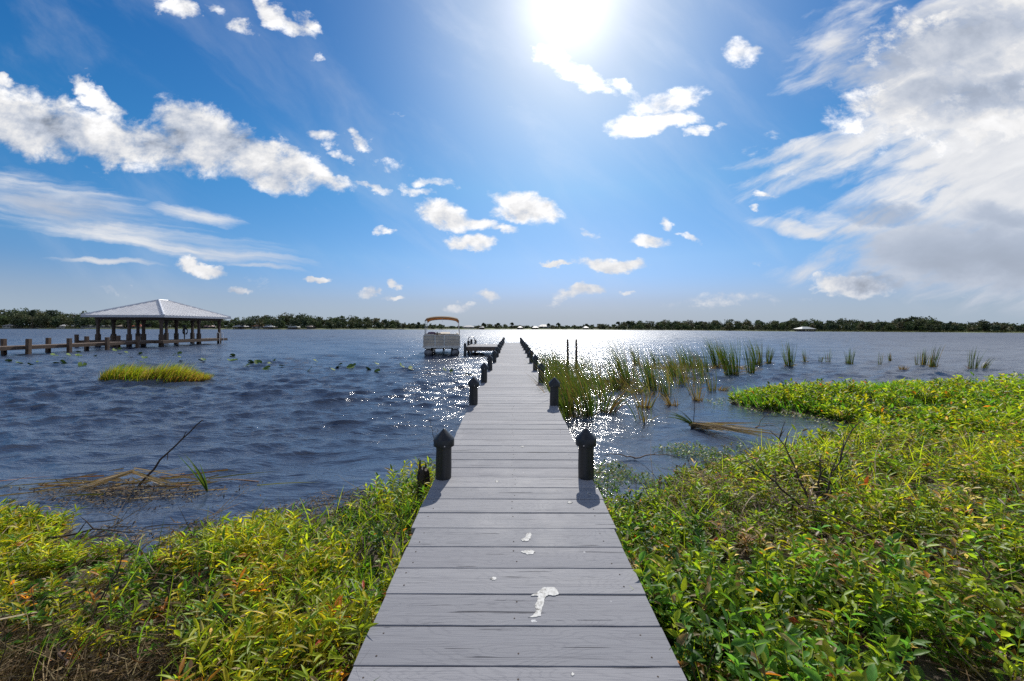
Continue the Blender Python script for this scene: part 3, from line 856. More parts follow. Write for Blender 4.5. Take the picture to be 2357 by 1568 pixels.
# ---- small floating weed at the water's edge
def floating_weed():
    s = Soup()
    pts = []
    def ring(x0, x1, y0, y1, dens, dlo, dhi, sd, thr):
        x, y = scatter(x0, x1, y0, y1, dens)
        d = sdist(x, y)
        k = (d > dlo) & (d < dhi) & (vnoise(x, y, 1.3, 3, sd) > thr) & off_dock(x, .1)
        return x[k], y[k]
    for a in ((.9, 3.4, 4.3, 7.0, 420, -.95, .05, 81, .44), (3, 8, 6, 11, 110, -.6, .02, 82, .46), (-8, -.8, 3.4, 6.2, 120, -.35, .05, 83, .52), (5, 16, 9, 14, 60, -.6, .02, 84, .5)):
        x, y = ring(*a)
        n = len(x)
        for r in range(4):
            az = rng.random(n) * 2 * PI
            s.diamonds(np.stack([x + rng.normal(size=n) * .02, y + rng.normal(size=n) * .02, .012 + rng.random(n) * .05], 1),
                       np.stack([np.cos(az), np.sin(az), .25 + .5 * rng.random(n)], 1), .025 + rng.random(n) * .04, .012 + rng.random(n) * .02, pick([GRN, YGR, DGR, BRN], [3, 2, 2, 1.4], n))
    o = s.build('floating_weed', M['leaf'])
    tag(o, 'small green leaves of water weed floating by the muddy edge', 'water weed', kind='stuff')
floating_weed()

# ---------------------------------------------------------------- the boardwalk
def deck_z(Y): return 0.42 + 0.033 * min(Y, 7.0)
DOCK_END = 34.7
def make_dock():
    root = empty('boardwalk', (0, 2, 0))
    tag(root, 'long grey painted wooden boardwalk with black posts reaching into the lake', 'dock')
    OFF = Vector((0, -2, 0))
    rr = random.Random(5)
    edges = [1.54, 1.770, 1.993, 2.222, 2.456, 2.692, 2.929, 3.177, 3.415, 3.664, 3.921, 4.173, 4.427, 4.698, 4.958, 5.22, 5.47, 5.72]
    # measured line positions turned into plank joints on the sloping deck
    joints = []
    y = 0.90
    while y < DOCK_END - 0.02:
        joints.append(y); y += 0.2385 + rr.uniform(-.004, .004)
    mb = MB()
    for i in range(len(joints) - 1):
        y0, y1 = joints[i], joints[i + 1]
        gap = rr.choice([.004, .006, .006, .009, .013]) if y0 < 12 else .008
        sk0, sk1 = rr.uniform(-.003, .003), rr.uniform(-.003, .003)
        wedge = rr.choice([0, 0, 0, .010]) if y0 < 6 else 0
        z0, z1 = deck_z(y0) + rr.uniform(-.0015, .0015), deck_z(y1) + rr.uniform(-.0015, .0015)
        xl = DX0 + rr.uniform(-.008, .008); xr = DX1 + rr.uniform(-.008, .008)
        if y0 < 3: xl += .03; xr -= .022
        tn = rr.random()
        nseg = 14 if y0 < 9 else 4
        ch = .0035
        vs, fs = [], []
        for k in range(nseg + 1):
            t = k / nseg; x = xl + (xr - xl) * t
            ya = y0 + sk0 * (t - .5) + rr.uniform(-.0008, .0008); yb = y1 - gap - wedge * t + sk1 * (t - .5) + rr.uniform(-.0008, .0008)
            zz = rr.uniform(-.0006, .0006)
            cup = .0015
            vs += [(x, ya, z0 - .038), (x, ya, z0 - ch), (x, ya + ch, z0 + zz), (x, (ya + yb) / 2, (z0 + z1) / 2 + cup), (x, yb - ch, z1 + zz), (x, yb, z1 - ch), (x, yb, z1 - .038)]
        m = 7
        for k in range(nseg):
            for q in range(m):
                q2 = (q + 1) % m
                fs.append((k * m + q, (k + 1) * m + q, (k + 1) * m + q2, k * m + q2))
        fs.append(tuple(range(m))); fs.append(tuple(nseg * m + q for q in range(m - 1, -1, -1)))
        mb.add([(a, b_ - 2, c) for a, b_, c in vs], fs, tn)
    mb.build('deck', M['deck'], root, smooth=22)
    nm = MB()
    for i in range(len(joints) - 1):
        if joints[i] > 9: break
        for xj in (-.66, .02, .68):
            for q in (.25, .75):
                if rr.random() < .25: continue
                yy = joints[i] + .238 * q + rr.uniform(-.012, .012); xx = xj + rr.uniform(-.02, .02)
                nm.lathe([(.0048, deck_z(yy) - .004), (.0048, deck_z(yy) + .0022), (.002, deck_z(yy) + .0026)], 7, xx, yy - 2)
    nl = nm.build('nails', M['darktwig'], root); nl['kind'] = 'stuff'
    for xs in (DX0 + .03, DX1 - .07):
        b_ = MB(); prev = None
        for (ya, yb) in ((0.9, 7.0), (7.0, DOCK_END - .1)):
            za, zb = deck_z(ya) - .045, deck_z(yb) - .045
            b_.add([(xs, ya - 2, za - .19), (xs + .04, ya - 2, za - .19), (xs + .04, yb - 2, zb - .19), (xs, yb - 2, zb - .19), (xs, ya - 2, za), (xs + .04, ya - 2, za), (xs + .04, yb - 2, zb), (xs, yb - 2, zb)],
                   [(0, 3, 2, 1), (4, 5, 6, 7), (0, 1, 5, 4), (1, 2, 6, 5), (2, 3, 7, 6), (3, 0, 4, 7)])
        b_.build('side_beam', M['underwood'], root)
    # posts: black piling with a conical plastic cap and one screw
    pm = MB()
    prof = [(.076, -1.1)] + [(.078 + .002 * math.sin(i * 2.1), -.9 + i * .145) for i in range(9)] + [(.077, .36)]
    pm.lathe(prof, 20)
    post0 = pm.build('post', M['black'], root, smooth=50)
    cm = MB(); cm.lathe([(.094, .325), (.103, .328), (.102, .395), (.098, .402), (.012, .492), (.004, .496)], 24)
    cap0 = cm.build('cap', M['cap'], post0, smooth=35)
    sm = MB(); sm.tube([(0, -.098, .345), (0, -.107, .345)], .0065, 8); sm.build('screw', M['screw'], cap0)
    # cap is a sub-part, the screw belongs to the cap's mesh level
    sc = [c for c in cap0.children][0]; sc.parent = post0
    ys = [3.99, 7.2] + [10.08 + 2.78 * i for i in range(9)] 
    ys = [yy for yy in ys if yy < DOCK_END - .4] + [DOCK_END - .25]
    first = True
    for yy in ys:
        for side in (-1, 1):
            x = (DX0 + .068) if side < 0 else (DX1 - .05)
            if first: o = post0; first = False
            else: o = copy_tree(post0, root)
            o.location = (x + rr.uniform(-.015, .015), yy - 2 + rr.uniform(-.03, .03), deck_z(yy) + rr.uniform(-.01, .012))
            o.rotation_euler = (rr.uniform(-.018, .018), rr.uniform(-.022, .022), rr.uniform(-.5, .5))
    # white splashes and marks on the boards
    def splash(pts, zoff=.0036):
        m2 = MB()
        vs = []
        for px, py in pts:
            Yv = FOC * (EYE - .42) / ((py - 751.5) + .033 * FOC)
            vs.append(((px - CX) / FOC * Yv, Yv - 2, deck_z(Yv) + zoff))
        c = tuple(sum(v[i] for v in vs) / len(vs) for i in range(3))
        return vs
    def blob(cx, cy, rx, ry, seed, n=26):
        r3 = random.Random(seed)
        return [(cx + rx * math.cos(2 * PI * k / n) * r3.uniform(.65, 1.1), cy + ry * math.sin(2 * PI * k / n) * r3.uniform(.65, 1.1)) for k in range(n)]
    shapes = [
        [(1222, 1372), (1236, 1366), (1250, 1354), (1262, 1352), (1277, 1353), (1284, 1359), (1287, 1368), (1279, 1372), (1264, 1370), (1256, 1376), (1252, 1390), (1248, 1404), (1246, 1419), (1232, 1421), (1216, 1423), (1228, 1417), (1234, 1408), (1233, 1396), (1238, 1382), (1240, 1373)],
        [(1203, 1246), (1200, 1243), (1210, 1238), (1213, 1229), (1222, 1227), (1225, 1232), (1221, 1241), (1214, 1247)],
        [(1199, 1271), (1210, 1268), (1225, 1267), (1233, 1271), (1228, 1276), (1216, 1278), (1208, 1274)],
    ]
    for sh in [shapes[0]]:
        pass
    for si, sh in enumerate(shapes + [blob(1137, 1333, 8, 4, 1), blob(1312, 1157, 6, 2.5, 2), blob(1357, 1136, 4, 2, 3), blob(1145, 1109, 4.5, 2.2, 4), blob(1320, 1553, 4, 4, 5), blob(1203, 1029, 4, 1.4, 6)]):
        q3 = random.Random(si); fine = []
        for k in range(len(sh)):
            (xa, ya_), (xb, yb_) = sh[k], sh[(k + 1) % len(sh)]
            for t in (0, .33, .66): fine.append((xa + (xb - xa) * t + q3.uniform(-1.1, 1.1), ya_ + (yb_ - ya_) * t + q3.uniform(-.8, .8)))
        vs = splash(fine)
        m2 = MB()
        n = len(vs)
        top = vs; bot = [(a, b_, c - .003) for a, b_, c in vs]
        m2.add(top + bot, [tuple(range(n))] + [(k, (k + 1) % n, n + (k + 1) % n, n + k) for k in range(n)])
        m2.build('splash_mark', M['splash'], root)
    # side platform with ladder and black corner posts
    z = deck_z(20) - .005
    pl = MB()
    yk = 27.9
    while yk < 32.1:
        pl.box(-3.2, yk - 2, z - .04, DX0 - .004, yk + .135 - 2, z, rr.random()); yk += .142
    pl.build('platform_deck', M['deck'], root)
    fr = MB()
    fr.box(-3.2, 27.86 - 2, z - .30, DX0 - .01, 27.895 - 2, z - .045); fr.box(-3.2, 27.9 - 2, z - .30, -3.16, 32.1 - 2, z - .045); fr.box(-3.15, 32.05 - 2, z - .28, DX0 - .01, 32.1 - 2, z - .045)
    fr.build('platform_beam', M['brownplank'], root)
    for (x, yy, top) in ((-3.27, 27.8, .24), (-3.27, 30.0, .34), (-3.27, 32.1, .38), (-2.95, 32.15, .34)):
        q = MB(); q.lathe([(.10, -1.2), (.10, z + top - .06), (.06, z + top), (.01, z + top + .03)], 14, x, yy - 2)
        q.build('platform_post', M['black'], root, smooth=40)
    ld = MB()
    for yy in (30.6, 31.1):
        pts = [(-3.38, yy - 2, -.4), (-3.38, yy - 2, z + .42)] + [(-3.38 + .24 - .24 * math.cos(t), yy - 2, z + .42 + .20 * math.sin(t)) for t in np.linspace(.3, PI - .3, 8)] + [(-2.9, yy - 2, z + .42), (-2.9, yy - 2, z)]
        ld.tube(pts, .022, 8)
    for zz in (-.1, .15, .4): ld.tube([(-3.38, 28.6, zz), (-3.38, 29.1, zz)], .018, 8)
    ld.build('ladder', M['alu'], root, smooth=40)
make_dock()

# ---------------------------------------------------------------- pontoon boat
def make_boat():
    root = empty('pontoon_boat', (-4.90, 27.8, 0), R(8.5))
    tag(root, 'beige pontoon boat with tan canopy moored beside the dock platform', 'boat')
    L, hw = 6.3, 1.30
    for sx in (-1, 1):
        m = MB()
        r = .30; cx = sx * .93
        m.tube([(cx, .04, .20), (cx, .10, .20), (cx, .35, .20), (cx, L - .2, .20), (cx, L, .24)], [.20, .27, r, r, .2], 18)
        p_ = m.build('pontoon', M['pontoon'], root, smooth=50)
        k = MB(); k.box(cx - .16, .25, .46, cx + .16, L - .2, .555); k.build('bracket', M['alu'], p_)
    m = MB(); m.box(-hw, 0, .56, hw, L, .63)
    for k in range(8): m.box(-1.2, .3 + k * .8, .48, 1.2, .36 + k * .8, .558)
    m.build('deck', M['blackplastic'], root)
    m = MB(); m.box(-hw - .015, -.02, .57, hw + .015, .02 - .021, .66); m.box(-hw - .02, .0, .57, -hw - .002, L, .66); m.box(hw + .002, .0, .57, hw + .02, L, .66)
    m.build('rub_rail', M['alu'], root)
    z0, z1 = .665, 1.44
    def panel(x0, y0, x1, y1, out):
        dx, dy = x1 - x0, y1 - y0; ln = math.hypot(dx, dy); ux, uy = dx / ln, dy / ln
        nx, ny = out
        n = 9
        vs, fs = [], []
        # corrugated sheet: five shallow horizontal ribs
        prof = []
        for i in range(41):
            t = i / 40
            prof.append((z0 + .05 + t * (z1 - z0 - .10), .008 * (1 if (t * 5) % 1 < .12 else 0)))
        for (zz, o_) in prof:
            vs += [(x0 + nx * (o_ + .004), y0 + ny * (o_ + .004), zz), (x1 + nx * (o_ + .004), y1 + ny * (o_ + .004), zz), (x0 - nx * .008, y0 - ny * .008, zz), (x1 - nx * .008, y1 - ny * .008, zz)]
        for i in range(len(prof) - 1):
            a = i * 4; b_ = a + 4
            fs += [(a, a + 1, b_ + 1, b_), (a + 2, b_ + 2, b_ + 3, a + 3)]
        mm = MB(); mm.add(vs, fs)
        pn = mm.build('fence_panel', M['beige'], root)
        fr = MB(); t = .02
        for (za, zb) in ((z0, z0 + .05), (z1 - .05, z1)):
            fr.tube([(x0, y0, (za + zb) / 2), (x1, y1, (za + zb) / 2)], .024, 8)
        for (xx, yy) in ((x0, y0), (x1, y1)): fr.tube([(xx, yy, z0), (xx, yy, z1)], .024, 8)
        for q in (.36, .62): fr.tube([(x0 + nx * .012, y0 + ny * .012, z0 + q * (z1 - z0)), (x1 + nx * .012, y1 + ny * .012, z0 + q * (z1 - z0))], .010, 6)
        fr.build('rail', M['alu'], pn, smooth=50)
    w = hw - .04
    panel(-w, .10, -.48, .06, (0, -1)); panel(-.44, .06, .16, .06, (0, -1)); panel(.20, .06, w, .10, (0, -1))
    panel(-w, .14, -w, 3.2, (-1, 0)); panel(-w, 3.3, -w, 5.4, (-1, 0)); panel(w, .14, w, 2.2, (1, 0)); panel(w, 3.0, w, 5.4, (1, 0)); panel(-w, 5.5, w, 5.5, (0, 1))
    def seat(x0, x1, y0, y1, back):
        s_ = MB(); s_.box(x0, y0, .64, x1, y1, 1.02); so_ = s_.build('seat', M['vinyl'], root, bevel=.03)
        b_ = MB()
        if back == 'front': b_.box(x0, y0 - .005, 1.025, x1, y0 + .16, 1.53)
        elif back == 'left': b_.box(x0 - .005, y0, 1.025, x0 + .16, y1, 1.53)
        elif back == 'rear': b_.box(x0, y1 - .16, 1.025, x1, y1 + .005, 1.53)
        else: b_.box(x1 - .16, y0, 1.025, x1 + .005, y1, 1.53)
        b_.build('backrest', M['vinyl'], so_, bevel=.04)
    seat(-w + .05, -.5, .16, .78, 'front'); seat(.24, w - .05, .16, .78, 'front'); seat(-w + .05, -w + .68, .85, 2.6, 'left'); seat(w - .68, w - .05, 3.2, 5.3, 'right'); seat(-w + .05, .2, 4.75, 5.35, 'rear')
    m = MB(); m.box(-.15, 2.6, .64, .55, 3.1, 1.50); m.add([(-.15, 2.6, 1.50), (.55, 2.6, 1.50), (.55, 2.95, 1.62), (-.15, 2.95, 1.62)], [(0, 1, 2, 3), (3, 2, 1, 0)])
    m.build('console', M['vinyl'], root, bevel=.02)
    m = MB()
    m.lathe([(.02, 1.44), (.26, 1.47), (.30, 1.56), (.24, 1.64), (.02, 1.66)], 16, -.74, 1.05); m.build('cushion', M['purple'], root, smooth=60)
    m = MB(); m.box(-.38, .55, 1.3, -.30, .62, 1.66); m.build('grab_post', M['blackplastic'], root)
    # outboard motor behind
    m = MB(); m.box(-.22, L + .02, .85, .22, L + .5, 1.35); m.box(-.08, L + .1, -.4, .08, L + .38, .86); m.build('motor', M['blackplastic'], root, bevel=.05)
    # bimini top: an arched sheet of cloth with thickness
    nx_, ny_ = 22, 12
    ya, yb = .55, 3.7
    def top(u, v, lift=0):
        x = (u * 2 - 1) * 1.20
        arch = .17 * (1 - abs(u * 2 - 1) ** 2.6)
        zz = 2.60 + arch + .07 * math.sin(v * PI) - .10 * v
        drop = .12 * (1 - min(1, min(v, 1 - v) / .06)) * .6
        return (x, ya + (yb - ya) * v, zz - drop - .10 * max(0, abs(u * 2 - 1) - .93) / .07 + lift)
    vs, fs = [], []
    for j in range(ny_ + 1):
        for i in range(nx_ + 1): vs.append(top(i / nx_, j / ny_, 0))
    k0 = len(vs)
    for j in range(ny_ + 1):
        for i in range(nx_ + 1): vs.append(top(i / nx_, j / ny_, -.012))
    for j in range(ny_):
        for i in range(nx_):
            a = j * (nx_ + 1) + i
            fs.append((a, a + 1, a + nx_ + 2, a + nx_ + 1)); fs.append((k0 + a, k0 + a + nx_ + 1, k0 + a + nx_ + 2, k0 + a + 1))
    m = MB(); m.add(vs, fs)
    cano = m.build('canopy', mat_cloth(), root, smooth=60)
    for v in (0.0, 1.0):
        hem = MB(); hem.tube([top(i / 16, v, -.005) for i in range(17)], .022, 8)
        hem.build('hem', M['darkcanvas'], cano, smooth=60)
    fr = MB()
    for v, yb_ in ((.02, 1.5), (.40, 2.1), (.98, 2.7)):
        pts = [(-w, yb_, 1.44)] + [(p[0] * .985, p[1], p[2] - .03) for p in (top(i / 14, v) for i in range(15))] + [(w, yb_, 1.44)]
        fr.tube(pts, .017, 8)
    fr.tube([(0.03, ya + .1, 2.74), (0.03, ya + .1, 2.35)], .008, 6)
    fr.build('canopy_frame', M['alu'], root, smooth=40)
def mat_cloth():
    m, b, p, out = new_mat('canopy_cloth')
    n = b.noise(b.node('ShaderNodeTexCoord').outputs['Object'], 5, 3)
    c = b.mix(b.ss(n, .3, .7), (0.36, 0.265, 0.16), (0.43, 0.32, 0.20))
    b.put(p.inputs['Base Color'], c); p.inputs['Roughness'].default_value = .9
    tr = b.node('ShaderNodeBsdfTranslucent'); b.put(tr.inputs[0], b.mix(1.0, c, (1.5, 1.15, .75), 'MULTIPLY'))
    mx = b.node('ShaderNodeMixShader'); mx.inputs[0].default_value = .45
    b.l.new(p.outputs[0], mx.inputs[1]); b.l.new(tr.outputs[0], mx.inputs[2]); b.l.new(mx.outputs[0], out.inputs[0])
    return m
M['darkcanvas'] = mat_simple('dark_canvas_hem', (0.09, 0.055, 0.03), .9)
make_boat()

# ---------------------------------------------------------------- boat shelter with hipped metal roof, and its pier
def make_shelter():
    root = empty('boat_shelter', (-37.15, 42.4, 0))
    tag(root, 'open boat shelter with pale hipped metal roof on dark wooden posts', 'boat shelter')
    ox, oy = -37.15, 42.4
    X0, X1, Y0, Y1 = -41.1 - ox, -33.2 - ox, 38.0 - oy, 47.0 - oy
    ze, zr = 3.05, 4.73
    ra, rb = (0, -.5, zr), (0, .6, zr)
    c = [(X0, Y0, ze), (X1, Y0, ze), (X1, Y1, ze), (X0, Y1, ze)]
    m = MB()
    lo = lambda p: (p[0], p[1], p[2] - .05)
    for f in ([c[0], c[1], ra], [c[1], c[2], rb, ra], [c[2], c[3], rb], [c[3], c[0], ra, rb]):
        m.add(f, [tuple(range(len(f)))])
        m.add([lo(p) for p in f], [tuple(range(len(f) - 1, -1, -1))])
    def rib(p, q, w_=.02, h=.05):
        p, q = Vector(p), Vector(q)
        d = (q - p).normalized(); s = d.cross(Vector((0, 0, 1))).normalized() * w_; u = Vector((0, 0, h))
        m.add([p - s, p + s, p + s + u, p - s + u, q - s, q + s, q + s + u, q - s + u], [(0, 1, 2, 3), (7, 6, 5, 4), (0, 4, 5, 1), (1, 5, 6, 2), (2, 6, 7, 3), (3, 7, 4, 0)])
    # seams run from the eaves straight up each plane
    n = 20
    for k in range(1, n):
        x = X0 + (X1 - X0) * k / n
        t = 1 - abs(x) / X1
        yy = Y0 + (ra[1] - Y0) * t
        rib((x, Y0, ze), (x, yy, ze + (zr - ze) * t)); yy2 = Y1 + (rb[1] - Y1) * t
        rib((x, Y1, ze), (x, yy2, ze + (zr - ze) * t))
    n = 23
    for k in range(1, n):
        y = Y0 + (Y1 - Y0) * k / n
        if y < ra[1]: t = (y - Y0) / (ra[1] - Y0)
        elif y > rb[1]: t = (Y1 - y) / (Y1 - rb[1])
        else: t = 1
        for sx in (-1, 1):
            rib((sx * X1, y, ze), (sx * X1 * (1 - t), y, ze + (zr - ze) * t))
    roof = m.build('roof', M['roof'], root)
    m = MB()
    for a, b_ in ((c[0], ra), (c[1], ra), (c[2], rb), (c[3], rb), (ra, rb)):
        m.tube([(a[0], a[1], a[2] + .03), (b_[0], b_[1], b_[2] + .03)], .085, 6)
    m.build('ridge_cap', M['white'], roof)
    m = MB()
    t = .03
    m.box(X0, Y0 - t, ze - .20, X1, Y0 - .002, ze + .015); m.box(X0, Y1 + .002, ze - .20, X1, Y1 + t, ze + .015)
    m.box(X0 - t, Y0 - t, ze - .20, X0 - .002, Y1 + t, ze + .015); m.box(X1 + .002, Y0 - t, ze - .20, X1 + t, Y1 + t, ze + .015)
    m.build('fascia', M['fascia'], root)
    m = MB()
    for yy in (38.4, 46.0): m.box(-40.1 - ox, yy - .1 - oy, ze - .42, -33.6 - ox, yy + .1 - oy, ze - .21)
    for xx in (-39.9, -36.9, -33.8): m.box(xx - .09 - ox, 38.51 - oy, ze - .42, xx + .09 - ox, 45.89 - oy, ze - .21)
    m.build('beam', M['darkwood'], root)
    pm = MB()
    pm.box(-.10, -.10, .6, .10, .10, ze - .425); pm.box(-.15, -.15, -.7, .15, .15, 1.22); pm.box(-.14, -.14, ze - .70, .14, .14, ze - .44)
    post = pm.build('post', M['darkwood'], root, bevel=.01)
    spots = [(-39.9, 38.4), (-36.9, 38.4), (-33.8, 38.4), (-39.9, 42.5), (-33.8, 43.0), (-39.9, 46), (-36.9, 46), (-33.8, 46), (-39.9, 39.9), (-36.9, 39.9), (-36.9, 43.8)]
    for i, (xx, yy) in enumerate(spots):
        o = post if i == 0 else copy_tree(post, root)
        o.location = (xx - ox, yy - oy, 0)
    z = .62
    rr = random.Random(8)
    m = MB()
    xk = -41.6
    while xk < -33.3:
        m.box(xk - ox, 37.95 - oy, z - .04, xk + .135 - ox, 39.7 - oy, z + rr.uniform(-.003, .003), rr.random()); xk += .142
    yk = 39.72
    while yk < 46.5:
        m.box(-35.3 - ox, yk - oy, z - .04, -33.25 - ox, yk + .135 - oy, z + rr.uniform(-.003, .003), rr.random()); yk += .142
    m.build('deck', M['brownplank'], root)
    m = MB()
    m.box(-41.6 - ox, 37.90 - oy, z - .26, -33.25 - ox, 37.945 - oy, z - .005); m.box(-33.24 - ox, 37.9 - oy, z - .26, -33.19 - ox, 46.5 - oy, z - .005)
    m.box(-35.35 - ox, 39.8 - oy, z - .26, -35.31 - ox, 46.5 - oy, z - .045); m.box(-41.6 - ox, 39.65 - oy, z - .26, -35.4 - ox, 39.7 - oy, z - .045)
    m.build('deck_beam', M['greywood'], root)
    m = MB()
    for q in ((-33.5, 45.2), (-33.5, 45.8)):
        m.tube([(q[0] - ox, q[1] - oy, z), (q[0] - ox, q[1] - oy, z + .62), (q[0] + .12 - ox, q[1] - oy, z + .68), (q[0] + .30 - ox, q[1] - oy, z + .60), (q[0] + .34 - ox, q[1] - oy, -.3)], .025, 8)
    m.build('ladder', M['white'], root)
    m = MB(); m.box(-37.0 - ox, 40.1 - oy, 1.95, -36.55 - ox, 40.4 - oy, 2.2)
    m.build('lift_motor', M['blackplastic'], root, bevel=.03)
    # a dark hose hung up by a post
    h = empty('hanging_hose', (-33.95, 41.3, .62))
    tag(h, 'dark coiled hose on a stand under the shelter roof', 'hose')
    m = MB(); m.tube([(0, 0, 0), (0, 0, 1.35)], .05, 8); m.build('stand', M['blackplastic'], h)
    m = MB()
    for k in range(4):
        m.tube([(.06 + .26 * math.sin(t) * (1 - k * .12), .03 * k, .86 + (.36 - k * .05) * math.cos(t)) for t in np.linspace(-2.9, 2.9, 16)], .028, 6)
    m.build('coil', M['blackplastic'], h, smooth=50)
    m = MB(); m.lathe([(.05, 1.3), (.17, 1.36), (.17, 1.48), (.05, 1.52)], 14); m.build('reel', M['blackplastic'], h)
    # pier to the shelter
    pr = empty('wooden_pier', (-34.7, 20, 0))
    tag(pr, 'brown unpainted wooden pier leading out to the boat shelter', 'pier')
    px, py_ = -34.7, 20
    m = MB(); yk = 4.0
    while yk < 37.88:
        m.box(-.70, yk - py_, z - .045, .70, yk + .135 - py_, z + rr.uniform(-.004, .004), rr.random()); yk += .142
    m.build('deck', M['brownplank'], pr)
    for xs in (-.72, .705):
        m = MB(); m.box(xs, 4 - py_, z - .25, xs + .04, 37.88 - py_, z - .012); m.build('side_beam', M['greywood'], pr)
    m = MB(); m.box(-.11, -.11, -.9, .11, .11, 1.12)
    p0 = m.build('post', M['greywood'], pr, bevel=.012)
    first = True
    for yy in (4.5, 7.5, 10.5, 13.5, 16.5, 19.5, 22.4, 25.1, 27.9, 30.5, 33.3, 36.0):
        for sx in (-.86, .86):
            o = p0 if first else copy_tree(p0, pr); first = False
            o.location = (sx, yy - py_ + rr.uniform(-.05, .05), rr.uniform(-.05, .04)); o.rotation_euler = (rr.uniform(-.02, .02), rr.uniform(-.02, .02), rr.uniform(-.1, .1))
    # corner piles rising in front of the shelter deck
    m = MB()
    for (xx, top) in ((-41.3, 1.22), (-33.72, 1.25)):
        pass
    for (xx, yy, top) in ((-41.25, 37.75, 1.2), (-37.9, 37.78, 1.1)):
        m = MB(); m.box(-.11, -.11, -.8, .11, .11, top); q = m.build('deck_post', M['greywood'], root, bevel=.012)
        q.location = (xx - ox, yy - oy, 0)
make_shelter()

# ---------------------------------------------------------------- reeds
REED_G = [(0.044, 0.088, 0.020), (0.066, 0.110, 0.024), (0.105, 0.140, 0.034), (0.026, 0.055, 0.016)]
REED_B = [(0.20, 0.135, 0.065), (0.27, 0.20, 0.11), (0.12, 0.075, 0.04), (0.17, 0.10, 0.05)]
def reed_blades(s, cx, cy, rad, n, h, lean=(-.22, 0.0), dry=.12, spread=.16, wd=.016, z0=-.05):
    a = rng.random(n) * 2 * PI; r = rad * np.sqrt(rng.random(n))
    P = np.stack([cx + r * np.cos(a), cy + r * np.sin(a), np.full(n, z0)], 1)
    D = np.stack([np.cos(a) * r / rad * spread + rng.normal(size=n) * .05 + lean[0] * .35, np.sin(a) * r / rad * spread + rng.normal(size=n) * .05 + lean[1] * .35, np.ones(n)], 1)
    L = h * (.55 + .5 * rng.random(n))
    bend = np.stack([lean[0] * (.5 + rng.random(n)), lean[1] * (.5 + rng.random(n)), -.10 * rng.random(n)], 1)
    C = pick(REED_G, [3, 3, 2, 1], n); T = C * np.array([1.35, 1.2, .9])
    k = rng.random(n) < dry
    C[k] = pick(REED_B, [2, 2, 2, 1], k.sum()); T[k] = C[k]
    s.blades(P, D, L, np.full(n, wd) * (.7 + .6 * rng.random(n)), bend, C, T, 6)
    # broken dry leaves round the foot
    m = max(3, int(n * (.25 + dry)))
    a = rng.random(m) * 2 * PI
    P = np.stack([cx + rad * np.cos(a) * rng.random(m), cy + rad * np.sin(a) * rng.random(m), np.zeros(m)], 1)
    D = np.stack([np.cos(a), np.sin(a), .25 + .9 * rng.random(m)], 1)
    s.blades(P, D, h * (.12 + .18 * rng.random(m)), np.full(m, wd), np.stack([np.zeros(m), np.zeros(m), -.5 * rng.random(m)], 1), pick(REED_B, [3, 2, 2, 2], m), seg=3)
def reed_clump(px, py, top, n, label, lean=-.22, dry=.12, rad=None, group='reed clumps standing in the lake', name='reed_clump', spread=.14):
    x, y, _ = on_water(px, py)
    h = (py - top) / FOC * y * 1.12
    if rad is None: rad = .07 + n * .0022
    s = Soup()
    reed_blades(s, 0, 0, rad, n, h, (lean, 0), dry, spread, wd=.013 + .0004 * y)
    o = s.build(name, M['reed'])
    o.location = (x, y, 0)
    tag(o, label, 'reeds', group)
    return o
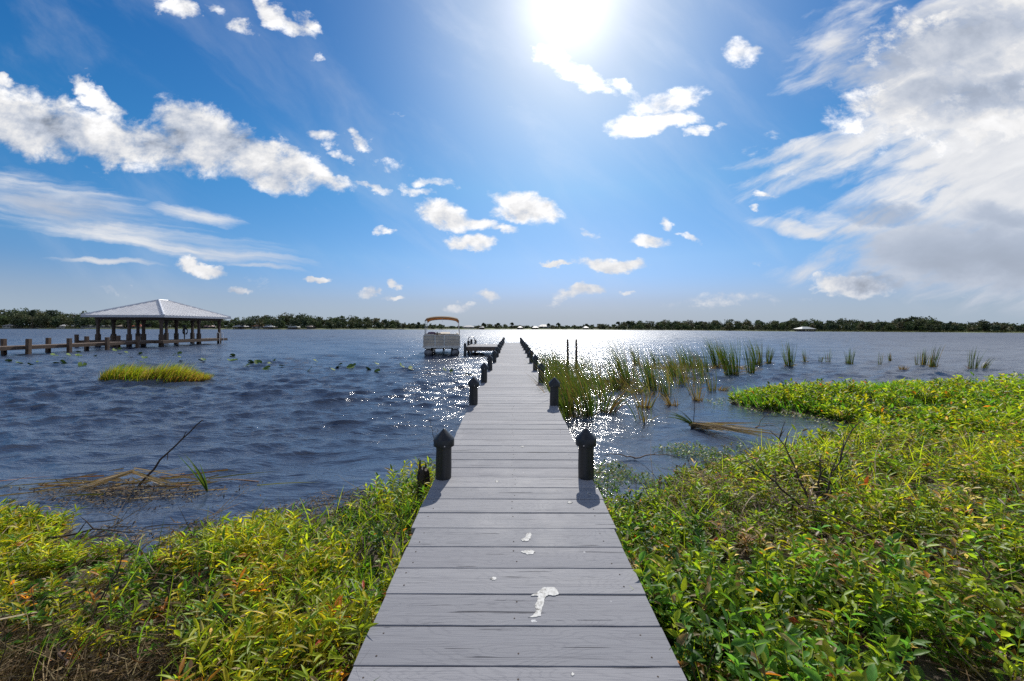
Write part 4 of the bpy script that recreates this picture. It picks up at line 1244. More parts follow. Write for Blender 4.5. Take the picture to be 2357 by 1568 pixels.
CL = [
 (1353, 956, 850, 60, 'bushy green reed clump closest to the second black post', -.20, .15),
 (1306, 945, 842, 46, 'ragged reed clump with straw leaves against the dock edge', -.30, .35),
 (1438, 884, 775, 55, 'tall slender reed clump leaning towards the two wooden poles', -.28, .08),
 (1424, 897, 826, 34, 'shorter reed clump just in front of the tall slender one', -.30, .2),
 (1495, 893, 800, 46, 'narrow upright reed clump behind the broken brown stubble', -.16, .12),
 (1511, 899, 852, 18, 'small green reed tuft touching the narrow upright clump', -.12, .2),
 (1533, 910, 838, 34, 'green reed clump rising out of the brown stubble', -.18, .25),
 (1465, 838, 790, 38, 'thick reed tuft between tall slender clump and mid row', -.22, .18),
 (1511, 841, 799, 30, 'dense reed tuft midway along the row across the bay', -.18, .1),
 (1550, 866, 802, 40, 'curved reed clump with brown foot alone before the row', -.20, .25),
 (1574, 884, 826, 20, 'thin sparse reed sprig in open glittering water', -.18, .2),
 (1574, 842, 790, 40, 'leaning reed clump in the row next to curved clump', -.26, .12),
 (1591, 845, 790, 44, 'full reed clump in the row with windblown tips', -.28, .12),
 (1621, 858, 796, 44, 'tall reed clump in front of the thickest stand', -.20, .12),
 (1637, 899, 842, 24, 'low reed sprig standing over dead brown stalks', -.12, .4),
 (1648, 845, 771, 64, 'very tall reed clump arching at the tip', -.24, .1),
 (1684, 862, 776, 95, 'densest darkest reed clump of the whole row', -.16, .06),
 (1664, 838, 786, 50, 'reed clump tucked behind the densest one', -.22, .12),
 (1727, 858, 786, 44, 'upright reed clump beyond the densest one', -.08, .12),
 (1744, 840, 773, 70, 'wide tall reed stand on a brown mat', -.14, .12),
 (1768, 836, 790, 36, 'shorter reed clump at the end of the brown mat', .10, .2),
 (1817, 844, 783, 52, 'isolated bushy green reed clump past the brown mat', -.06, .1),
 (1853, 834, 801, 20, 'slim yellowish reed tuft next to the isolated bushy one', -.04, .25),
 (1888, 834, 812, 12, 'tiny low reed sprig, smallest of the sparse row', .05, .3),
 (1906, 834, 799, 16, 'thin tall pair of reed stems in open water', -.02, .15),
 (1955, 837, 800, 36, 'squat green reed clump by itself in open water', .02, .15),
 (2026, 839, 807, 10, 'wispy lone reed stalk with few leaves', .02, .2),
 (2049, 830, 808, 12, 'small feathery reed sprig behind the wispy stalk', -.05, .25),
 (2110, 840, 806, 6, 'single straight reed stem beside the pale spread clump', 0, .1),
 (2125, 842, 800, 30, 'pale reed clump spreading from a straw foot', .10, .3),
 (2147, 845, 794, 36, 'tall fanned reed clump with bleached base', .14, .25),
 (2239, 849, 799, 34, 'tight dark reed bundle bending over at the top', .12, .08),
 (2265, 850, 820, 26, 'short reed clump blown over beside the tight bundle', .45, .3),
]
for (px, py, top, n, lab, lean, dry) in CL:
    reed_clump(px, py, top, n, lab, lean, dry)
for (px, py, top, n, lab, lean) in (
    (1400, 948, 880, 46, 'flattened reed clump sprawling sideways over the bay', .5),
    (1484, 938, 893, 34, 'broken brown reed stubble sticking out of the bay', .05),
    (1547, 933, 898, 30, 'bent brown reed stubs leaning together', -.3),
    (1607, 922, 868, 22, 'dark dead reed stalk bundle standing alone', .02),
    (1662, 898, 882, 40, 'low mat of dead brown reeds by the green point', .5),
    (2079, 850, 838, 26, 'low straw tuft barely above the water', .1)):
    reed_clump(px, py, top, n, lab, lean, .95 if 'flat' not in lab else .35, group='dead reed clumps in the bay', name='dead_reed_clump', spread=.45)
# the thick bed running along the dock
def reed_bed():
    s = Soup()
    for k in range(66):
        y = 8.6 + 13 * random.random() ** 1.1
        x = 1.05 + abs(random.gauss(0, .60)) + (y - 8.6) * .10 * random.random()
        reed_blades(s, x, y, .16, random.randint(7, 16), random.uniform(1.0, 1.55), (random.uniform(-.38, -.18), random.uniform(-.05, .05)), .2, .2, .017)
    for k in range(150):
        y = random.uniform(12, 21); x = random.uniform(2.0, 9.2) * (y / 19)
        reed_blades(s, x, y, .2, random.randint(4, 11), random.uniform(.4, 1.40), (random.uniform(-.35, -.1), 0), .35, .3, .016)
    # flattened brown-green mat in the bed
    n = 900
    x = 1.2 + rng.random(n) * 3.6; y = 12.3 + rng.random(n) * 3.2
    a = rng.random(n) * 2 * PI
    s.blades(np.stack([x, y, np.full(n, .02)], 1), np.stack([np.cos(a) - .6, np.sin(a), .3 + .5 * rng.random(n)], 1), .25 + .3 * rng.random(n), np.full(n, .016),
             np.stack([np.zeros(n), np.zeros(n), -.4 * rng.random(n)], 1), pick(REED_B + [(.12, .13, .03)], [2, 2, 2, 1, 4], n), seg=3)
    n = 500
    x = 6.5 + rng.random(n) * 5.5; y = 19.2 + rng.random(n) * 1.6
    a = rng.random(n) * 2 * PI
    s.blades(np.stack([x, y, np.full(n, .0)], 1), np.stack([np.cos(a), np.sin(a), .4 + .5 * rng.random(n)], 1), .2 + .3 * rng.random(n), np.full(n, .018),
             np.stack([np.zeros(n), np.zeros(n), -.4 * rng.random(n)], 1), pick(REED_B, [2, 2, 2, 3], n), seg=3)
    o = s.build('reed_bed', M['reed'])
    tag(o, 'thick windblown bed of reeds running along the dock', 'reeds', kind='stuff')
reed_bed()
for (px, lab) in ((1306, 'weathered wooden pole in the reeds, partly hidden by leaves'), (1326, 'bare weathered wooden pole rising clear of the reeds')):
    Y = 19.0
    m = MB(); m.tube([(0, 0, -.5), (.01, 0, .8), (.0, .01, 1.46)], [.06, .055, .045], 12)
    o = m.build('wooden_pole', M['greywood'], smooth=50); o.location = ((px - CX) / FOC * Y, Y, 0)
    tag(o, lab, 'pole', 'wooden poles in the reeds')

# ---- fallen, splayed reed clump in the bay
def fallen():
    x, y, _ = on_water(1596, 985)
    root = empty('fallen_reed_clump', (x, y, 0))
    tag(root, 'uprooted reed clump floating splayed out on the bay', 'fallen reeds')
    s = Soup(); n = 46
    a = np.radians(-52 + rng.normal(size=n) * 17)
    s.blades(np.zeros((n, 3)) + rng.normal(size=(n, 3)) * .03 + np.array([0, 0, .06]), np.stack([np.cos(a), np.sin(a), .12 + .1 * rng.random(n)], 1), .6 + 1.1 * rng.random(n), np.full(n, .024),
             np.stack([np.zeros(n), np.zeros(n), -.07 - .05 * rng.random(n)], 1), pick([(.42, .31, .2), (.26, .16, .09), (0.52, 0.39, 0.26)], [3, 1.5, 2], n), seg=4)
    s.build('dry_leaves', M['straw'], root)
    s = Soup(); n = 24
    a = np.radians(150 + rng.normal(size=n) * 28)
    s.blades(np.zeros((n, 3)) + rng.normal(size=(n, 3)) * .02 + np.array([0, 0, .06]), np.stack([np.cos(a), np.sin(a), .45 + .4 * rng.random(n)], 1), .35 + .4 * rng.random(n), np.full(n, .016),
             np.stack([np.zeros(n), np.zeros(n), -.25 * np.ones(n)], 1), pick(REED_G, [3, 3, 2, 1], n), seg=4)
    s.build('green_leaves', M['reed'], root)
    m = MB(); m.tube([(0, 0, .04), (.02, 0, .35), (.04, .01, .78)], [.008, .006, .003], 7); m.build('stem', M['darktwig'], root)
    m = MB(); m.lathe([(.02, -.06), (.05, -.02), (.06, .03), (.03, .06)], 10); m.build('root', M['darktwig'], root)
fallen()

# ---- pile of dead reeds with stick, left water
def debris():
    x, y, _ = on_water(300, 1118)
    root = empty('dead_reed_pile', (x, y, 0))
    tag(root, 'heap of broken straw coloured reeds stranded in the shallows', 'reed pile')
    s = Soup(); n = 64
    px = rng.normal(size=n) * .62; py_ = rng.normal(size=n) * .17
    a = rng.choice([0, PI], n) + rng.normal(size=n) * .34 + .12
    L = .3 + .75 * rng.random(n)
    P = np.stack([px - np.cos(a) * L * .5, py_ - np.sin(a) * L * .5, .015 + .07 * np.exp(-(px / .4) ** 2) * rng.random(n)], 1)
    s.blades(P, np.stack([np.cos(a), np.sin(a), .10 * rng.random(n)], 1), L, np.full(n, .017), np.stack([np.zeros(n), np.zeros(n), -.06 * np.ones(n)], 1), pick([(.36, .26, .15), BRN, (0.44, 0.31, 0.18), (0.30, 0.15, 0.06), (.18, .19, .04)], [3, 1.5, 2, 1.5, .7], n), seg=3)
    # a few snapped into a peak
    n = 9
    a = np.radians(198 + rng.normal(size=n) * 6)
    tip = np.array([-.02, .05, .17])
    s.blades(np.tile(tip, (n, 1)) + rng.normal(size=(n, 3)) * .02, np.stack([np.cos(a), np.sin(a) * 1.2 - .25, -.33 + .05 * rng.normal(size=n)], 1), .55 + .25 * rng.random(n), np.full(n, .018), np.zeros((n, 3)), pick([(.40, .30, .18), (0.48, 0.36, 0.22)], [1, 1], n), seg=2)
    a = np.radians(-6 + rng.normal(size=n) * 6)
    s.blades(np.tile(tip, (n, 1)) + rng.normal(size=(n, 3)) * .02, np.stack([np.cos(a), np.sin(a), -.22 + .04 * rng.normal(size=n)], 1), .6 + .3 * rng.random(n), np.full(n, .018), np.zeros((n, 3)), pick([(.40, .30, .18), (0.48, 0.36, 0.22)], [1, 1], n), seg=2)
    s.build('reed_straw', M['straw'], root)
    s = Soup(); n = 1500
    px = .15 + rng.normal(size=n) * .60; py_ = -.30 + rng.normal(size=n) * .20
    s.diamonds(np.stack([px, py_, .005 + rng.random(n) * .04], 1), np.stack([rng.normal(size=n), rng.normal(size=n), .3 * rng.random(n)], 1), .03 + .06 * rng.random(n), np.full(n, .014), pick([(0.03, 0.022, 0.016), BRN, TAN], [4, 1.5, .7], n))
    wl = s.build('wet_litter', M['straw'], root); wl['kind'] = 'stuff'
    # the long stick
    st = empty('driftwood_stick', (x + .12, y, 0))
    tag(st, 'long bare dark stick poking up from the reed heap', 'stick')
    m = MB(); q = random.Random(3)
    a0 = Vector((0, 0, .0)); a1 = Vector((.62, .25, .78))
    pts = [a0.lerp(a1, t) + Vector((q.uniform(-.012, .012), 0, .05 * math.sin(t * 3) + q.uniform(-.012, .012))) for t in np.linspace(0, 1, 10)]
    m.tube(pts, [.014 - .0008 * i for i in range(10)], 7); m.tube([pts[6], pts[6] + Vector((.05, .0, .10))], [.007, .003], 5); m.tube([pts[4], pts[4] + Vector((.02, -.03, -.09))], [.006, .003], 5)
    m.build('stem', M['darktwig'], st, smooth=50)
    xr, yr, _ = on_water(478, 1132)
    s = Soup(); n = 7
    s.blades(np.zeros((n, 3)), np.stack([-.6 + rng.normal(size=n) * .22, rng.normal(size=n) * .1, np.ones(n)], 1), .34 + .22 * rng.random(n), np.full(n, .018), np.stack([-.35 * rng.random(n), np.zeros(n), -.2 * rng.random(n)], 1), pick([(.10, .15, .02), (.06, .11, .02)], [1, 1], n), seg=5)
    o = s.build('reed_sprout', M['reed']); o.location = (xr, yr, 0)
    tag(o, 'single green reed sprout leaning beside the stranded reed heap', 'reeds')
debris()

# ---- old stump beside the left near post, lilies, grass island
x, y = -1.02, 4.6
m = MB(); m.tube([(0, 0, -.4), (.01, 0, .2), (.0, .01, .36), (.02, 0, .42)], [.085, .08, .07, .04], 11)
for k in range(5):
    t = k * 1.26; m.tube([(.06 * math.cos(t), .06 * math.sin(t), .32), (.055 * math.cos(t), .055 * math.sin(t), .42 + .05 * (k % 3))], [.022, .008], 5)
o = m.build('old_piling', M['darktwig'], smooth=50); o.location = (x, y, 0)
tag(o, 'rotten dark wooden stump half hidden beside the near black post', 'stump')

def lilies():
    r3 = random.Random(12)
    m = MB()
    n = 18
    vs = [(0, 0, .006)]
    for k in range(n + 1):
        t = .25 + (2 * PI - .5) * k / n
        rr_ = 1.0 + .05 * math.sin(3 * t)
        vs.append((rr_ * math.cos(t), rr_ * math.sin(t), .10 + .42 * max(0, math.sin(t * 1.0 + .5)) ** 2))
    fs = [(0, k + 1, k + 2) for k in range(n)]
    b0 = len(vs)
    vs2 = [(a, b_, c - .03) for a, b_, c in vs]
    m.add(vs + vs2, fs + [(b0, b0 + k + 2, b0 + k + 1) for k in range(n)])
    mats = mat_simple('lily_leaf', (0.075, 0.125, 0.025), .65, var=.45, scale=2, bump=.05, spec=.15)
    proto = None
    spots = []
    for k in range(30): spots.append((r3.uniform(120, 545), r3.gauss(827, 12)))
    for k in range(14): spots.append((r3.uniform(560, 880), r3.gauss(843, 10)))
    spots += [(778, 848), (812, 846), (848, 853), (868, 857), (925, 846), (948, 852), (1022, 853), (1040, 860), (1165 - 85, 866), (45, 838), (20, 833), (90, 836), (70, 842)]
    for (px, py) in spots:
        py = min(max(py, 800), 872)
        X, Y, _ = on_water(px, py)
        if proto is None: o = proto = m.build('lily_pad', mats, smooth=60)
        else: o = proto.copy(); COL.objects.link(o)
        sc = r3.uniform(.11, .21)
        o.location = (X, Y, .035 + r3.uniform(0, .03)); o.scale = (sc, sc * .9, sc); o.rotation_euler = (r3.gauss(.30, .30), r3.gauss(0, .3), r3.uniform(0, 6.28))
        tag(o, 'green lily pad floating on the choppy water between shelter and pontoon boat', 'lily pad', 'lily pads scattered on the lake')
lilies()

def island():
    x, y, _ = on_water(356, 876)
    root = empty('grass_island', (x, y, 0))
    tag(root, 'low floating island of yellow green grass in front of shelter', 'grass island')
    s = Soup(); n = 5200
    u = (rng.random(n) * 2 - 1); v = rng.normal(size=n) * .33
    X = u * 1.95; k = np.abs(v) < .75 * np.sqrt(np.clip(1 - u * u, 0, 1)) + .1
    X, v, u = X[k], v[k], u[k]; n = len(X)
    a = rng.random(n) * 2 * PI; tl = rng.random(n) * .6
    h = .66 * (.45 + .6 * rng.random(n)) * (.55 + .9 * vnoise(X, v, 2.2, 2, 12)) * np.where(u < -.9, .8, 1) * np.clip(1.25 - np.maximum(u, 0) * .75, .35, 1)
    C = pick([YEL, LIM, YGR, GRN, TAN], [2, 2, 3, 1.5, .8], n, .4) * .52
    low = (rng.random(n) < .25 + .45 * np.clip(u, 0, 1))
    C[low] = pick([(0.16, .075, .025), BRN, (0.13, .09, .03)], [2, 2, 2], low.sum())
    h[low] *= .8
    s.blades(np.stack([X, v * .9, np.full(n, -.02)], 1), np.stack([np.sin(tl) * np.cos(a) + .25, np.sin(tl) * np.sin(a), np.cos(tl)], 1), h, np.full(n, .014), np.stack([.25 * np.ones(n), np.zeros(n), -.12 * rng.random(n)], 1), C, C * 1.25, 4)
    s.build('grass_blades', M['leaf'], root)
    m = MB()
    vs = [(1.9 * math.cos(t), .62 * math.sin(t), .0) for t in np.linspace(0, 2 * PI, 28)[:-1]]
    k = len(vs)
    m.add([(a_, b_, -.25) for a_, b_, c in vs] + [(a_ * .95, b_ * .9, .04) for a_, b_, c in vs] + [(0, 0, .09)], [(i, (i + 1) % k, k + (i + 1) % k, k + i) for i in range(k)] + [(k + i, k + (i + 1) % k, 2 * k) for i in range(k)])
    m.build('root_mat', M['ground'], root, smooth=60)
island()

# ---- dead branches standing and lying in the weeds
def branch(name, base, tips, r0, label, mat, seed, sub=4):
    q = random.Random(seed)
    m = MB()
    for tip in tips:
        a0, a1 = Vector((0, 0, 0)), Vector(tip)
        nn = 9
        pts = [a0.lerp(a1, t) + Vector((q.uniform(-.02, .02), q.uniform(-.02, .02), a1.length * .08 * math.sin(t * PI) + q.uniform(-.012, .012))) for t in np.linspace(0, 1, nn)]
        m.tube(pts, [r0 * (1 - .75 * i / (nn - 1)) for i in range(nn)], 6)
        for k in range(sub):
            i = q.randint(3, nn - 2)
            d = Vector((q.uniform(-1, 1), q.uniform(-1, 1), q.uniform(.1, .9))).normalized() * a1.length * q.uniform(.12, .28)
            m.tube([pts[i], pts[i] + d * .55 + Vector((0, 0, .01)), pts[i] + d], [r0 * .45, r0 * .3, r0 * .12], 5)
    o = m.build(name, mat, smooth=60)
    o.location = base
    tag(o, label, 'branch', 'dead branches in the weeds')
def gpt(px, py, zz=.25):
    Y = FOC * (EYE - zz) / (py - hy(px)); X = (px - CX) / FOC * Y
    return (X, Y, float(ground_z(np.array([X]), np.array([Y]))[0]))
branch('dead_branch', gpt(1880, 1180), [(-.78, .1, .58), (.66, .3, .88), (.5, .2, .5), (-.2, .35, .8), (.12, .1, .62)], .013, 'forked bare branch standing tall above the green weeds', M['darktwig'], 1, 5)
branch('dead_branch', gpt(2120, 1300), [(-.8, .5, .32), (.55, .2, .16)], .010, 'long pale branch lying across the weeds', M['twig'], 2, 6)
branch('dead_branch', gpt(2290, 1420), [(-.02, .05, .42), (.22, .1, .10)], .009, 'reddish upright twig in the dark weeds', M['twig'], 3, 3)
branch('dead_branch', gpt(2030, 1470, .3), [(-.40, .05, .12), (.35, -.1, .16)], .008, 'thin grey branch arching over the leafiest weeds', M['twig'], 4, 6)
branch('dead_branch', gpt(800, 1478, .3), [(-.16, -.45, .02), (.13, -.22, .03), (.0, .05, .18)], .008, 'pale forked branch hanging beside the dock edge', M['twig'], 5, 3)
branch('dead_branch', gpt(120, 1430, .3), [(.42, -.30, .12)], .014, 'thick brown branch leaning over the bare straw patch', M['twig'], 6, 3)
branch('dead_branch', gpt(205, 1400, .3), [(.16, .18, .52)], .007, 'dark thin twig rising through the yellow weeds', M['darktwig'], 7, 5)
branch('dead_branch', gpt(255, 1395, .3), [(.45, -.12, .06)], .009, 'curved brown twig resting on top of the leaves', M['twig'], 8, 3)
branch('dead_branch', gpt(1528, 1460, .2), [(.12, .45, .12), (-.05, -.25, .05)], .010, 'bent brown branch beside the boardwalk edge', M['twig'], 9, 3)
branch('dead_branch', gpt(760, 1170, .1), [(.5, .35, .10)], .010, 'dark wet branch lying along the mud at the waterline', M['darktwig'], 10, 5)
branch('dead_branch', on_water(1000, 1015), [(-.10, .05, .40), (.05, .1, .18)], .006, 'spindly bare twig poking from the water beside the dock', M['darktwig'], 11, 5)
branch('dead_branch', on_water(1460, 1056, .03), [(.75, -.05, .03), (-.45, .06, .03)], .011, 'long brown reed stalk floating behind the near post', M['twig'], 12, 1)
branch('dead_branch', on_water(1740, 985, .03), [(.5, .22, .30), (.35, -.1, .05)], .008, 'crooked dark branch sticking out of the bay water', M['darktwig'], 13, 4)
branch('dead_branch', gpt(2000, 884, .1), [(-.55, .2, .30), (.7, .1, .22)], .014, 'tangle of dark driftwood on the edge of the point', M['darktwig'], 14, 7)
branch('dead_branch', gpt(40, 1260, .1), [(.95, .12, .10), (-.5, -.1, .1)], .013, 'dark branch lying over the small leafy spit', M['darktwig'], 15, 3)
def tuft(px, py, n, h, label, zz=.2, lean=0.0, pal=None):
    b_ = gpt(px, py, zz)
    s = Soup(); a = rng.random(n) * 2 * PI; tl = .15 + rng.random(n) * .55
    s.blades(rng.normal(size=(n, 3)) * np.array([.03, .03, 0]), np.stack([np.sin(tl) * np.cos(a) + lean, np.sin(tl) * np.sin(a), np.cos(tl)], 1), h * (.55 + .6 * rng.random(n)), np.full(n, .012),
             np.stack([np.cos(a) * .3, np.sin(a) * .3, -.35 * rng.random(n)], 1), pick(pal or [LIM, GRN, YGR], [2, 2, 2], n), seg=6)
    o = s.build('grass_tuft', M['leaf']); o.location = b_
    tag(o, label, 'grass tuft', 'long grass tufts among the weeds')
tuft(1590, 1215, 20, .62, 'tall thin grass tuft just past the near post', .2)
tuft(2280, 1010, 34, .95, 'broad spiky grass tuft on the bright point', .2, .25)
tuft(545, 1235, 9, .40, 'arching yellow grass tuft at the muddy waterline', .1, -.2)
tuft(720, 1240, 9, .34, 'drooping grass blades beside the muddy waterline', .1, .2)
tuft(470, 1540, 10, .36, 'long arched grass blades near the bare straw', .3, .1)
tuft(930, 1180, 26, .34, 'green grass tuft growing against the dock side', .2, -.1, [GRN, YGR, DGR])

# ---------------------------------------------------------------- the far shore
SHY = [(-900, 215), (0, 222), (560, 222), (1000, 240), (1178, 262), (1400, 250), (1564, 232), (1749, 196), (1950, 182), (2150, 170), (2357, 158), (3200, 150)]
def shore_y(px): return float(np.interp(px, [a for a, b_ in SHY], [b_ for a, b_ in SHY]))
def far_ground():
    pxs = np.linspace(-1000, 3300, 240)
    rows = [-3, 0, 3, 9, 20, 45, 120, 300, 700]; hz = [-.8, -.02, .25, .55, .8, 1.0, 1.2, 1.4, 1.4]
    V = []
    for dr, h in zip(rows, hz):
        for p_ in pxs:
            Y = shore_y(p_) + dr + (1.5 * math.sin(p_ * .05) + 1.2 * math.sin(p_ * .013) if dr < 100 else 0)
            V.append(((p_ - CX) / FOC * Y, Y, h))
    o = np_mesh('far_shore', np.array(V), [grid_faces(len(pxs), len(rows))], M['far'], smooth=True)
    tag(o, 'flat grassy land along the far side of the lake', 'far shore', kind='structure')
far_ground()
SKY = [(-900, 722), (0, 722), (30, 721), (100, 723), (160, 725), (190, 727), (270, 731), (330, 732), (420, 735), (520, 738), (560, 735), (620, 730), (690, 729), (722, 731), (767, 735), (809, 733), (833, 734), (886, 739), (926, 744), (966, 747),
       (1067, 752), (1100, 751), (1115, 747), (1178, 748), (1195, 750), (1235, 753), (1262, 750), (1330, 750), (1382, 748), (1418, 749), (1445, 742), (1479, 742), (1560, 741), (1650, 742), (1749, 742), (1827, 739), (1850, 742), (1955, 740), (2033, 739), (2050, 742), (2069, 734), (2115, 735),
       (2162, 739), (2180, 744), (2239, 747), (2265, 743), (2300, 746), (2357, 748), (3300, 742)]
def prof(px): return float(np.interp(px, [a for a, b_ in SKY], [b_ for a, b_ in SKY]))
TG = [(0.095, 0.126, 0.078), (0.120, 0.134, 0.082), (0.074, 0.102, 0.074), (0.150, 0.140, 0.095), (0.114, 0.150, 0.080)]  # distance haze is put into these greens: lightened and shifted towards blue
def crown_pts(cx, cy, z0, z1, rad, nclump, nleaf, size, tone, s, flat=.5, dense=1.0):
    """a crown of leaf clumps spread unevenly through an ellipsoid"""
    c = rng.normal(size=(nclump, 3)); c = unit(c) * (rng.random((nclump, 1)) ** .45)
    cen = np.array([cx, cy, (z0 + z1) / 2]) + c * np.array([rad, rad, (z1 - z0) / 2])
    i = np.repeat(np.arange(nclump), nleaf)
    off = rng.normal(size=(len(i), 3)) * np.array([1, 1, flat]) * rad * .24
    P = cen[i] + off
    ct = (np.array(tone) * (.75 + .5 * rng.random((nclump, 1))))[i] * (.8 + .4 * rng.random((len(i), 1)))
    D = rng.normal(size=(len(i), 3)) * np.array([1, 1, .6])
    L = size * (.6 + .8 * rng.random(len(i)))
    s.diamonds(P, D, L, L * .75, ct, rng.random(len(i)) * PI)
def treeline():
    s = Soup(); tr = MB()
    px = -650.0
    r4 = random.Random(4)
    while px < 3050:
        Y0 = shore_y(px)
        cen = 1000 < px < 1440
        for row, (dy, hf) in enumerate(((7, .72), (16, .95), (28, 1.08))):
            if cen and r4.random() < (.45 if row < 2 else .25): continue
            p_ = px + r4.uniform(-9, 9); Y = Y0 + dy + r4.uniform(-3, 3)
            X, _, ztop = at(p_, prof(p_), Y)
            h = (ztop - .5) * hf * r4.uniform(.72, 1.16) * 1.12
            if h < 1.0: h = r4.uniform(.8, 1.6)
            rad = min(max(h * r4.uniform(.26, .42), 1.2), 4.2)
            tone = TG[r4.randrange(len(TG))]
            z0 = .4 + h * (.12 if row == 0 else .25)
            crown_pts(X, Y, z0, .5 + h, rad, int(12 + h * 2.2), 16, .42 + h * .04, tone, s)
            if row > 0 and r4.random() < .6:
                tr.tube([(X, Y, .3), (X + r4.uniform(-.3, .3), Y, .5 + h * .7)], [.16 + h * .008, .08], 5)
        px += max(5.5, 13 * 220 / Y0 * .8)
    # scrub filling the foot of the wood
    px = -650.0
    while px < 3050:
        Y0 = shore_y(px)
        for k in range(2):
            p_ = px + r4.uniform(-3, 3); Y = Y0 + r4.uniform(11, 24)
            X, _, zt = at(p_, prof(p_), Y)
            h = min(r4.uniform(1.2, 2.6), max(.6, (zt - .4) * .6))
            if px < 540 and r4.random() < .45: continue
            crown_pts(X, Y, .3, .4 + h, r4.uniform(1.4, 2.6), 8, 11, .55, TG[r4.randrange(len(TG))], s)
        px += 5.0
    # reedy margin on the right-hand stretch
    for k in range(5200):
        p_ = r4.uniform(1500, 2900); Y = shore_y(p_) + r4.uniform(-.5, 5)
    n = 9000
    p_ = 1380 + rng.random(n) * 1500; Yv = np.interp(p_, [a for a, b_ in SHY], [b_ for a, b_ in SHY]) + rng.random(n) * 6
    X = (p_ - CX) / FOC * Yv
    s.diamonds(np.stack([X, Yv, np.full(n, .1)], 1), np.stack([rng.normal(size=n) * .3, rng.normal(size=n) * .3, np.ones(n)], 1), .4 + .5 * rng.random(n), .12 + .2 * rng.random(n), pick([(.09, .085, .03), (.06, .075, .025), (.11, .09, .045)], [2, 2, 1], n))
    o = s.build('treeline', M['crown'])
    tag(o, 'dark wooded far shore stretching across the horizon', 'treeline', kind='stuff')
    t = tr.build('treeline_trunks', M['bark'], o)
    t['kind'] = 'stuff'
treeline()

def far_tree(name, px, top, kind, label, dyy=10, wide=1.0, tone=None):
    Y = shore_y(px) + dyy
    X, _, zt = at(px, top, Y)
    root = empty(name, (X, Y, .5))
    tag(root, label, 'tree', 'trees standing out on the far shore')
    h = zt - .5
    s = Soup(); m = MB()
    if kind == 'pine':      # bare stem, layered flat crown
        m.tube([(0, 0, -.4), (.15, 0, h * .5), (-.05, 0, h * .95)], [.30, .20, .08], 7)
        for (zc, r_, ox_) in ((.93, .17 * wide, 0), (.86, .24 * wide, .3), (.78, .22 * wide, -.8), (.72, .15 * wide, 1.3)):
            cx_ = ox_ * wide * .6
            crown_pts(cx_, 0, h * (zc - .055), h * (zc + .06), h * r_, 16, 13, .5, tone or TG[2], s, .35)
            m.tube([(.0, 0, h * (zc - .12)), (cx_ + h * r_ * .5, .2, h * zc)], [.09, .04], 5); m.tube([(.0, 0, h * (zc - .12)), (cx_ - h * r_ * .5, -.2, h * zc)], [.09, .04], 5)
    elif kind == 'oak':
        m.tube([(0, 0, -.4), (.2, 0, h * .35), (0, 0, h * .7)], [.5, .35, .12], 7)
        for k in range(5):
            t = k * 1.26; m.tube([(.1, 0, h * .3), (math.cos(t) * h * .22, math.sin(t) * h * .22, h * .62)], [.2, .06], 5)
        crown_pts(0, 0, h * .16, h * .98, h * .42 * wide, 60, 16, .62, tone or TG[1], s)
    elif kind == 'snag':    # tattered tall crown
        m.tube([(0, 0, -.4), (.1, 0, h * .6), (.15, 0, h * .97)], [.22, .14, .06], 7)
        for (zc, r_) in ((.95, .12), (.82, .10), (.66, .12)):
            crown_pts(r_ * 2 * (1 if zc > .9 else -1), 0, h * (zc - .06), h * (zc + .05), h * r_ * wide, 9, 10, .42, tone or TG[2], s)
    s.build('crown', M['crown'], root); m.build('trunk', M['bark'], root, smooth=60)
FT = [
 ('pine_tree', 118, 713, 'pine', 'broad umbrella topped pine towering over the grey house', 8, 1.25),
 ('pine_tree', 74, 714, 'pine', 'slim bare stemmed pine with small tufted top', 6, .62),
 ('oak_tree', 50, 717, 'oak', 'huge rounded dark oak at the lawn edge', 7, 1.05),
 ('oak_tree', 95, 722, 'oak', 'dark oak spreading under the umbrella pine', 5, .95),
 ('oak_tree', 140, 726, 'oak', 'brownish oak between umbrella pine and the shelter roof', 8, .95),
 ('pine_tree', 242, 730, 'pine', 'small pine seen between shelter posts above the long house', 14, .7),
 ('pine_tree', 886, 737, 'pine', 'lone pine sticking up where the wood thins out', 10, .7),
 ('pine_tree', 963, 742, 'pine', 'small pine beside the pontoon boat canopy', 10, .6),
 ('pine_tree', 1112, 744, 'pine', 'dark pine beyond the dock ladder', 12, .8),
 ('pine_tree', 1146, 744, 'pine', 'twin headed pine over the left dock posts', 12, .9),
 ('pine_tree', 1178, 743, 'pine', 'pine exactly beyond the end of the boardwalk', 12, .8),
 ('pine_tree', 1262, 745, 'pine', 'flat pine behind the largest white roof', 14, .7),
 ('pine_tree', 1284, 744, 'pine', 'tall pine between the white roof and open lawn', 12, .8),
 ('pine_tree', 1349, 746, 'pine', 'bushy pine near the last small white roof', 14, .9),
 ('oak_tree', 1385, 746, 'oak', 'wide dark oak on the open lawn', 12, 1.5),
 ('pine_tree', 1422, 741, 'pine', 'lone flat topped pine before the long forest begins', 10, .8),
 ('pine_tree', 1446, 739, 'pine', 'first tall pine of the long forest', 10, .9),
 ('snag_tree', 2095, 730, 'snag', 'tattered tall tree rising above the grey thicket', 12, 1.1),
 ('snag_tree', 2069, 732, 'snag', 'slender ragged tree next to the tattered tall one', 12, .8),
 ('oak_tree', 2118, 734, 'oak', 'rounded green oak past the tattered tall tree', 9, .9),
 ('snag_tree', 2186, 741, 'snag', 'thin palm like tree standing over low scrub', 12, .8),
 ('bushy_tree', 2265, 739, 'oak', 'tall bushy tree alone above the low scrub', 10, .7),
]
for a in FT: far_tree(a[0], a[1], a[2], a[3], a[4], a[5], a[6])

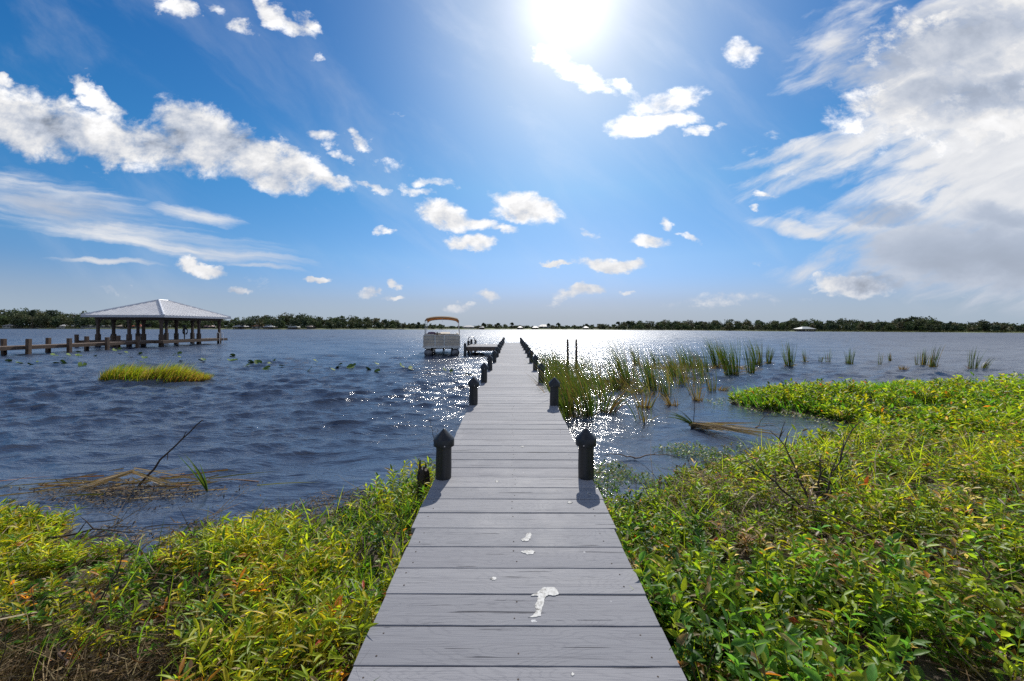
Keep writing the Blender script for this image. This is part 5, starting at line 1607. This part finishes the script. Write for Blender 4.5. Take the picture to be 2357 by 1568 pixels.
def house(px, top, base, wpx, roofc, wallc, label, dyy=6, name='house', hip=True, open_=False):
    Y = shore_y(px) + dyy
    X, _, zt = at(px, top, Y)
    w = wpx / FOC * Y; zb = .45 if not open_ else .1
    zt = max(zt, zb + 2.2)
    root = empty(name, (X, Y, zb))
    tag(root, label, 'house' if name == 'house' else 'boathouse', 'houses along the far shore')
    H = zt - zb; we = H * .52; dp = max(5.0, w * .5)
    rm = MB(); e = .5
    x0, x1, y0, y1 = -w / 2, w / 2, 0, dp
    ins = min(w * .3, dp * .5) if hip else 0.0
    c = [(x0 - e, y0 - e, we), (x1 + e, y0 - e, we), (x1 + e, y1 + e, we), (x0 - e, y1 + e, we)]
    a, b_ = (x0 + ins, dp / 2, H), (x1 - ins, dp / 2, H)
    rm.add(c + [a, b_], [(0, 1, 5, 4), (1, 2, 5), (2, 3, 4, 5), (3, 0, 4), (3, 2, 1, 0)])
    rm.build('roof', mat_simple('roof_paint', roofc, .6, var=.12, scale=.8, bump=0), root)
    wm = MB()
    if open_:
        for k in range(6):
            xx = x0 + w * k / 5
            for yy in (y0, y1): wm.box(xx - .12, yy - .12, -.8, xx + .12, yy + .12, we - .002)
        wm.box(x0, y0, -.0, x1, y1, .35)
        wm.build('post', mat_simple('boathouse_wood', wallc, .8), root)
    else:
        wm.box(x0, y0, -.3, x1, y1, we - .002)
        wm.build('wall', mat_simple('house_wall', wallc, .8, var=.1), root)
        k = max(2, int(w / 3)); dm = M['pane']
        for i in range(k):
            xx = x0 + w * (i + .5) / k
            q = MB(); q.box(xx - .55, y0 - .04, we * .35, xx + .55, y0 - .003, we * .85); q.build('window', dm, root)
M['pane'] = mat_simple('window_glass', (0.02, 0.025, 0.03), .15, var=.2)
W_, G_, T_, RD = (0.27, 0.27, 0.28), (0.30, 0.30, 0.32), (0.34, 0.27, 0.20), (0.42, 0.13, 0.09)
DKW = (0.12, 0.10, 0.09); LW = (0.42, 0.40, 0.37)
HS = [
 (14, 746, 754, 18, W_, LW, 'low white roofed house beneath the brownish trees at lawn end', 5),
 (78, 744, 755, 24, (0.45, .45, .47), LW, 'grey roofed house behind the slim pine', 10),
 (138, 747, 755, 20, (0.5, .5, .52), LW, 'small pale house beside the brownish oak', 5),
 (203, 748, 756, 36, G_, LW, 'long low white walled house before the shelter roof', 8),
 (243, 747, 755, 30, (0.38, .38, .36), LW, 'wide grey roofed house seen between shelter posts', 9),
 (277, 749, 756, 16, T_, DKW, 'tan roofed cottage seen under the shelter', 6),
 (312, 749, 756, 24, RD, LW, 'red roofed house seen through the shelter posts', 6),
 (470, 748, 757, 20, (0.5, .35, .33), DKW, 'pinkish roofed house by the shelter corner post', 6),
 (549, 747, 757, 25, W_, DKW, 'bright white hip roofed boathouse just past the shelter', 3, 'boathouse', True, True),
 (590, 746, 756, 22, (0.42, .22, .13), LW, 'orange roofed house in front of the tall wood', 8),
 (615, 748, 757, 17, (0.45, .46, .48), DKW, 'grey blue roofed boathouse below the tall wood', 3, 'boathouse', True, True),
 (671, 749, 757, 15, (0.5, .53, .52), DKW, 'small pale green roofed boathouse midway along the wood', 3, 'boathouse', True, True),
 (711, 750, 757, 11, T_, DKW, 'tiny tan roofed hut at the water midway along wood', 3),
 (1077, 750, 757, 24, W_, LW, 'white roofed house above the boat side rail and platform', 10),
 (1108, 752, 758, 9, W_, DKW, 'tiny white boathouse beyond the dock ladder', 3, 'boathouse', True, True),
 (1197, 752, 758, 9, W_, DKW, 'small white boathouse past the boardwalk end', 3, 'boathouse', True, True),
 (1232, 752, 758, 12, W_, DKW, 'low white boathouse in front of the largest roof', 3, 'boathouse', True, True),
 (1251, 747, 758, 24, W_, LW, 'largest white roofed house beyond the boardwalk reeds', 12),
 (1349, 752, 759, 9, W_, DKW, 'lonely white boathouse on the open lawn shore', 3, 'boathouse', True, True),
 (1861, 753, 764, 29, (0.36, .38, .37), DKW, 'pale flat roofed boathouse below the long forest', -2, 'boathouse', True, True),
]
for h in HS: house(*h)

# ---------------------------------------------------------------- camera and render settings
cam = bpy.data.cameras.new('camera'); co = bpy.data.objects.new('camera', cam); COL.objects.link(co)
cam.sensor_width = 36.0; cam.lens = 36.0 * FOC / 2357.0
cam.shift_y = -(784.0 - 751.5) / 2357.0
cam.clip_start = 0.05; cam.clip_end = 5000
co.location = (0, 0, EYE)
co.rotation_mode = 'QUATERNION'
co.rotation_quaternion = Quaternion((1, 0, 0), R(90)) @ Quaternion((0, 0, 1), R(0.15))
S.camera = co
vs = S.view_settings
vs.view_transform = 'Standard'; vs.look = 'None'; vs.gamma = 1.0; vs.use_curve_mapping = False; vs.exposure = 0.3
S.display_settings.display_device = 'sRGB'
cy = S.cycles
cy.max_bounces = 6; cy.diffuse_bounces = 3; cy.glossy_bounces = 3; cy.transmission_bounces = 4; cy.transparent_max_bounces = 4
cy.caustics_reflective = False; cy.caustics_refractive = False
cy.sample_clamp_indirect = 6.0
cy.use_denoising = False
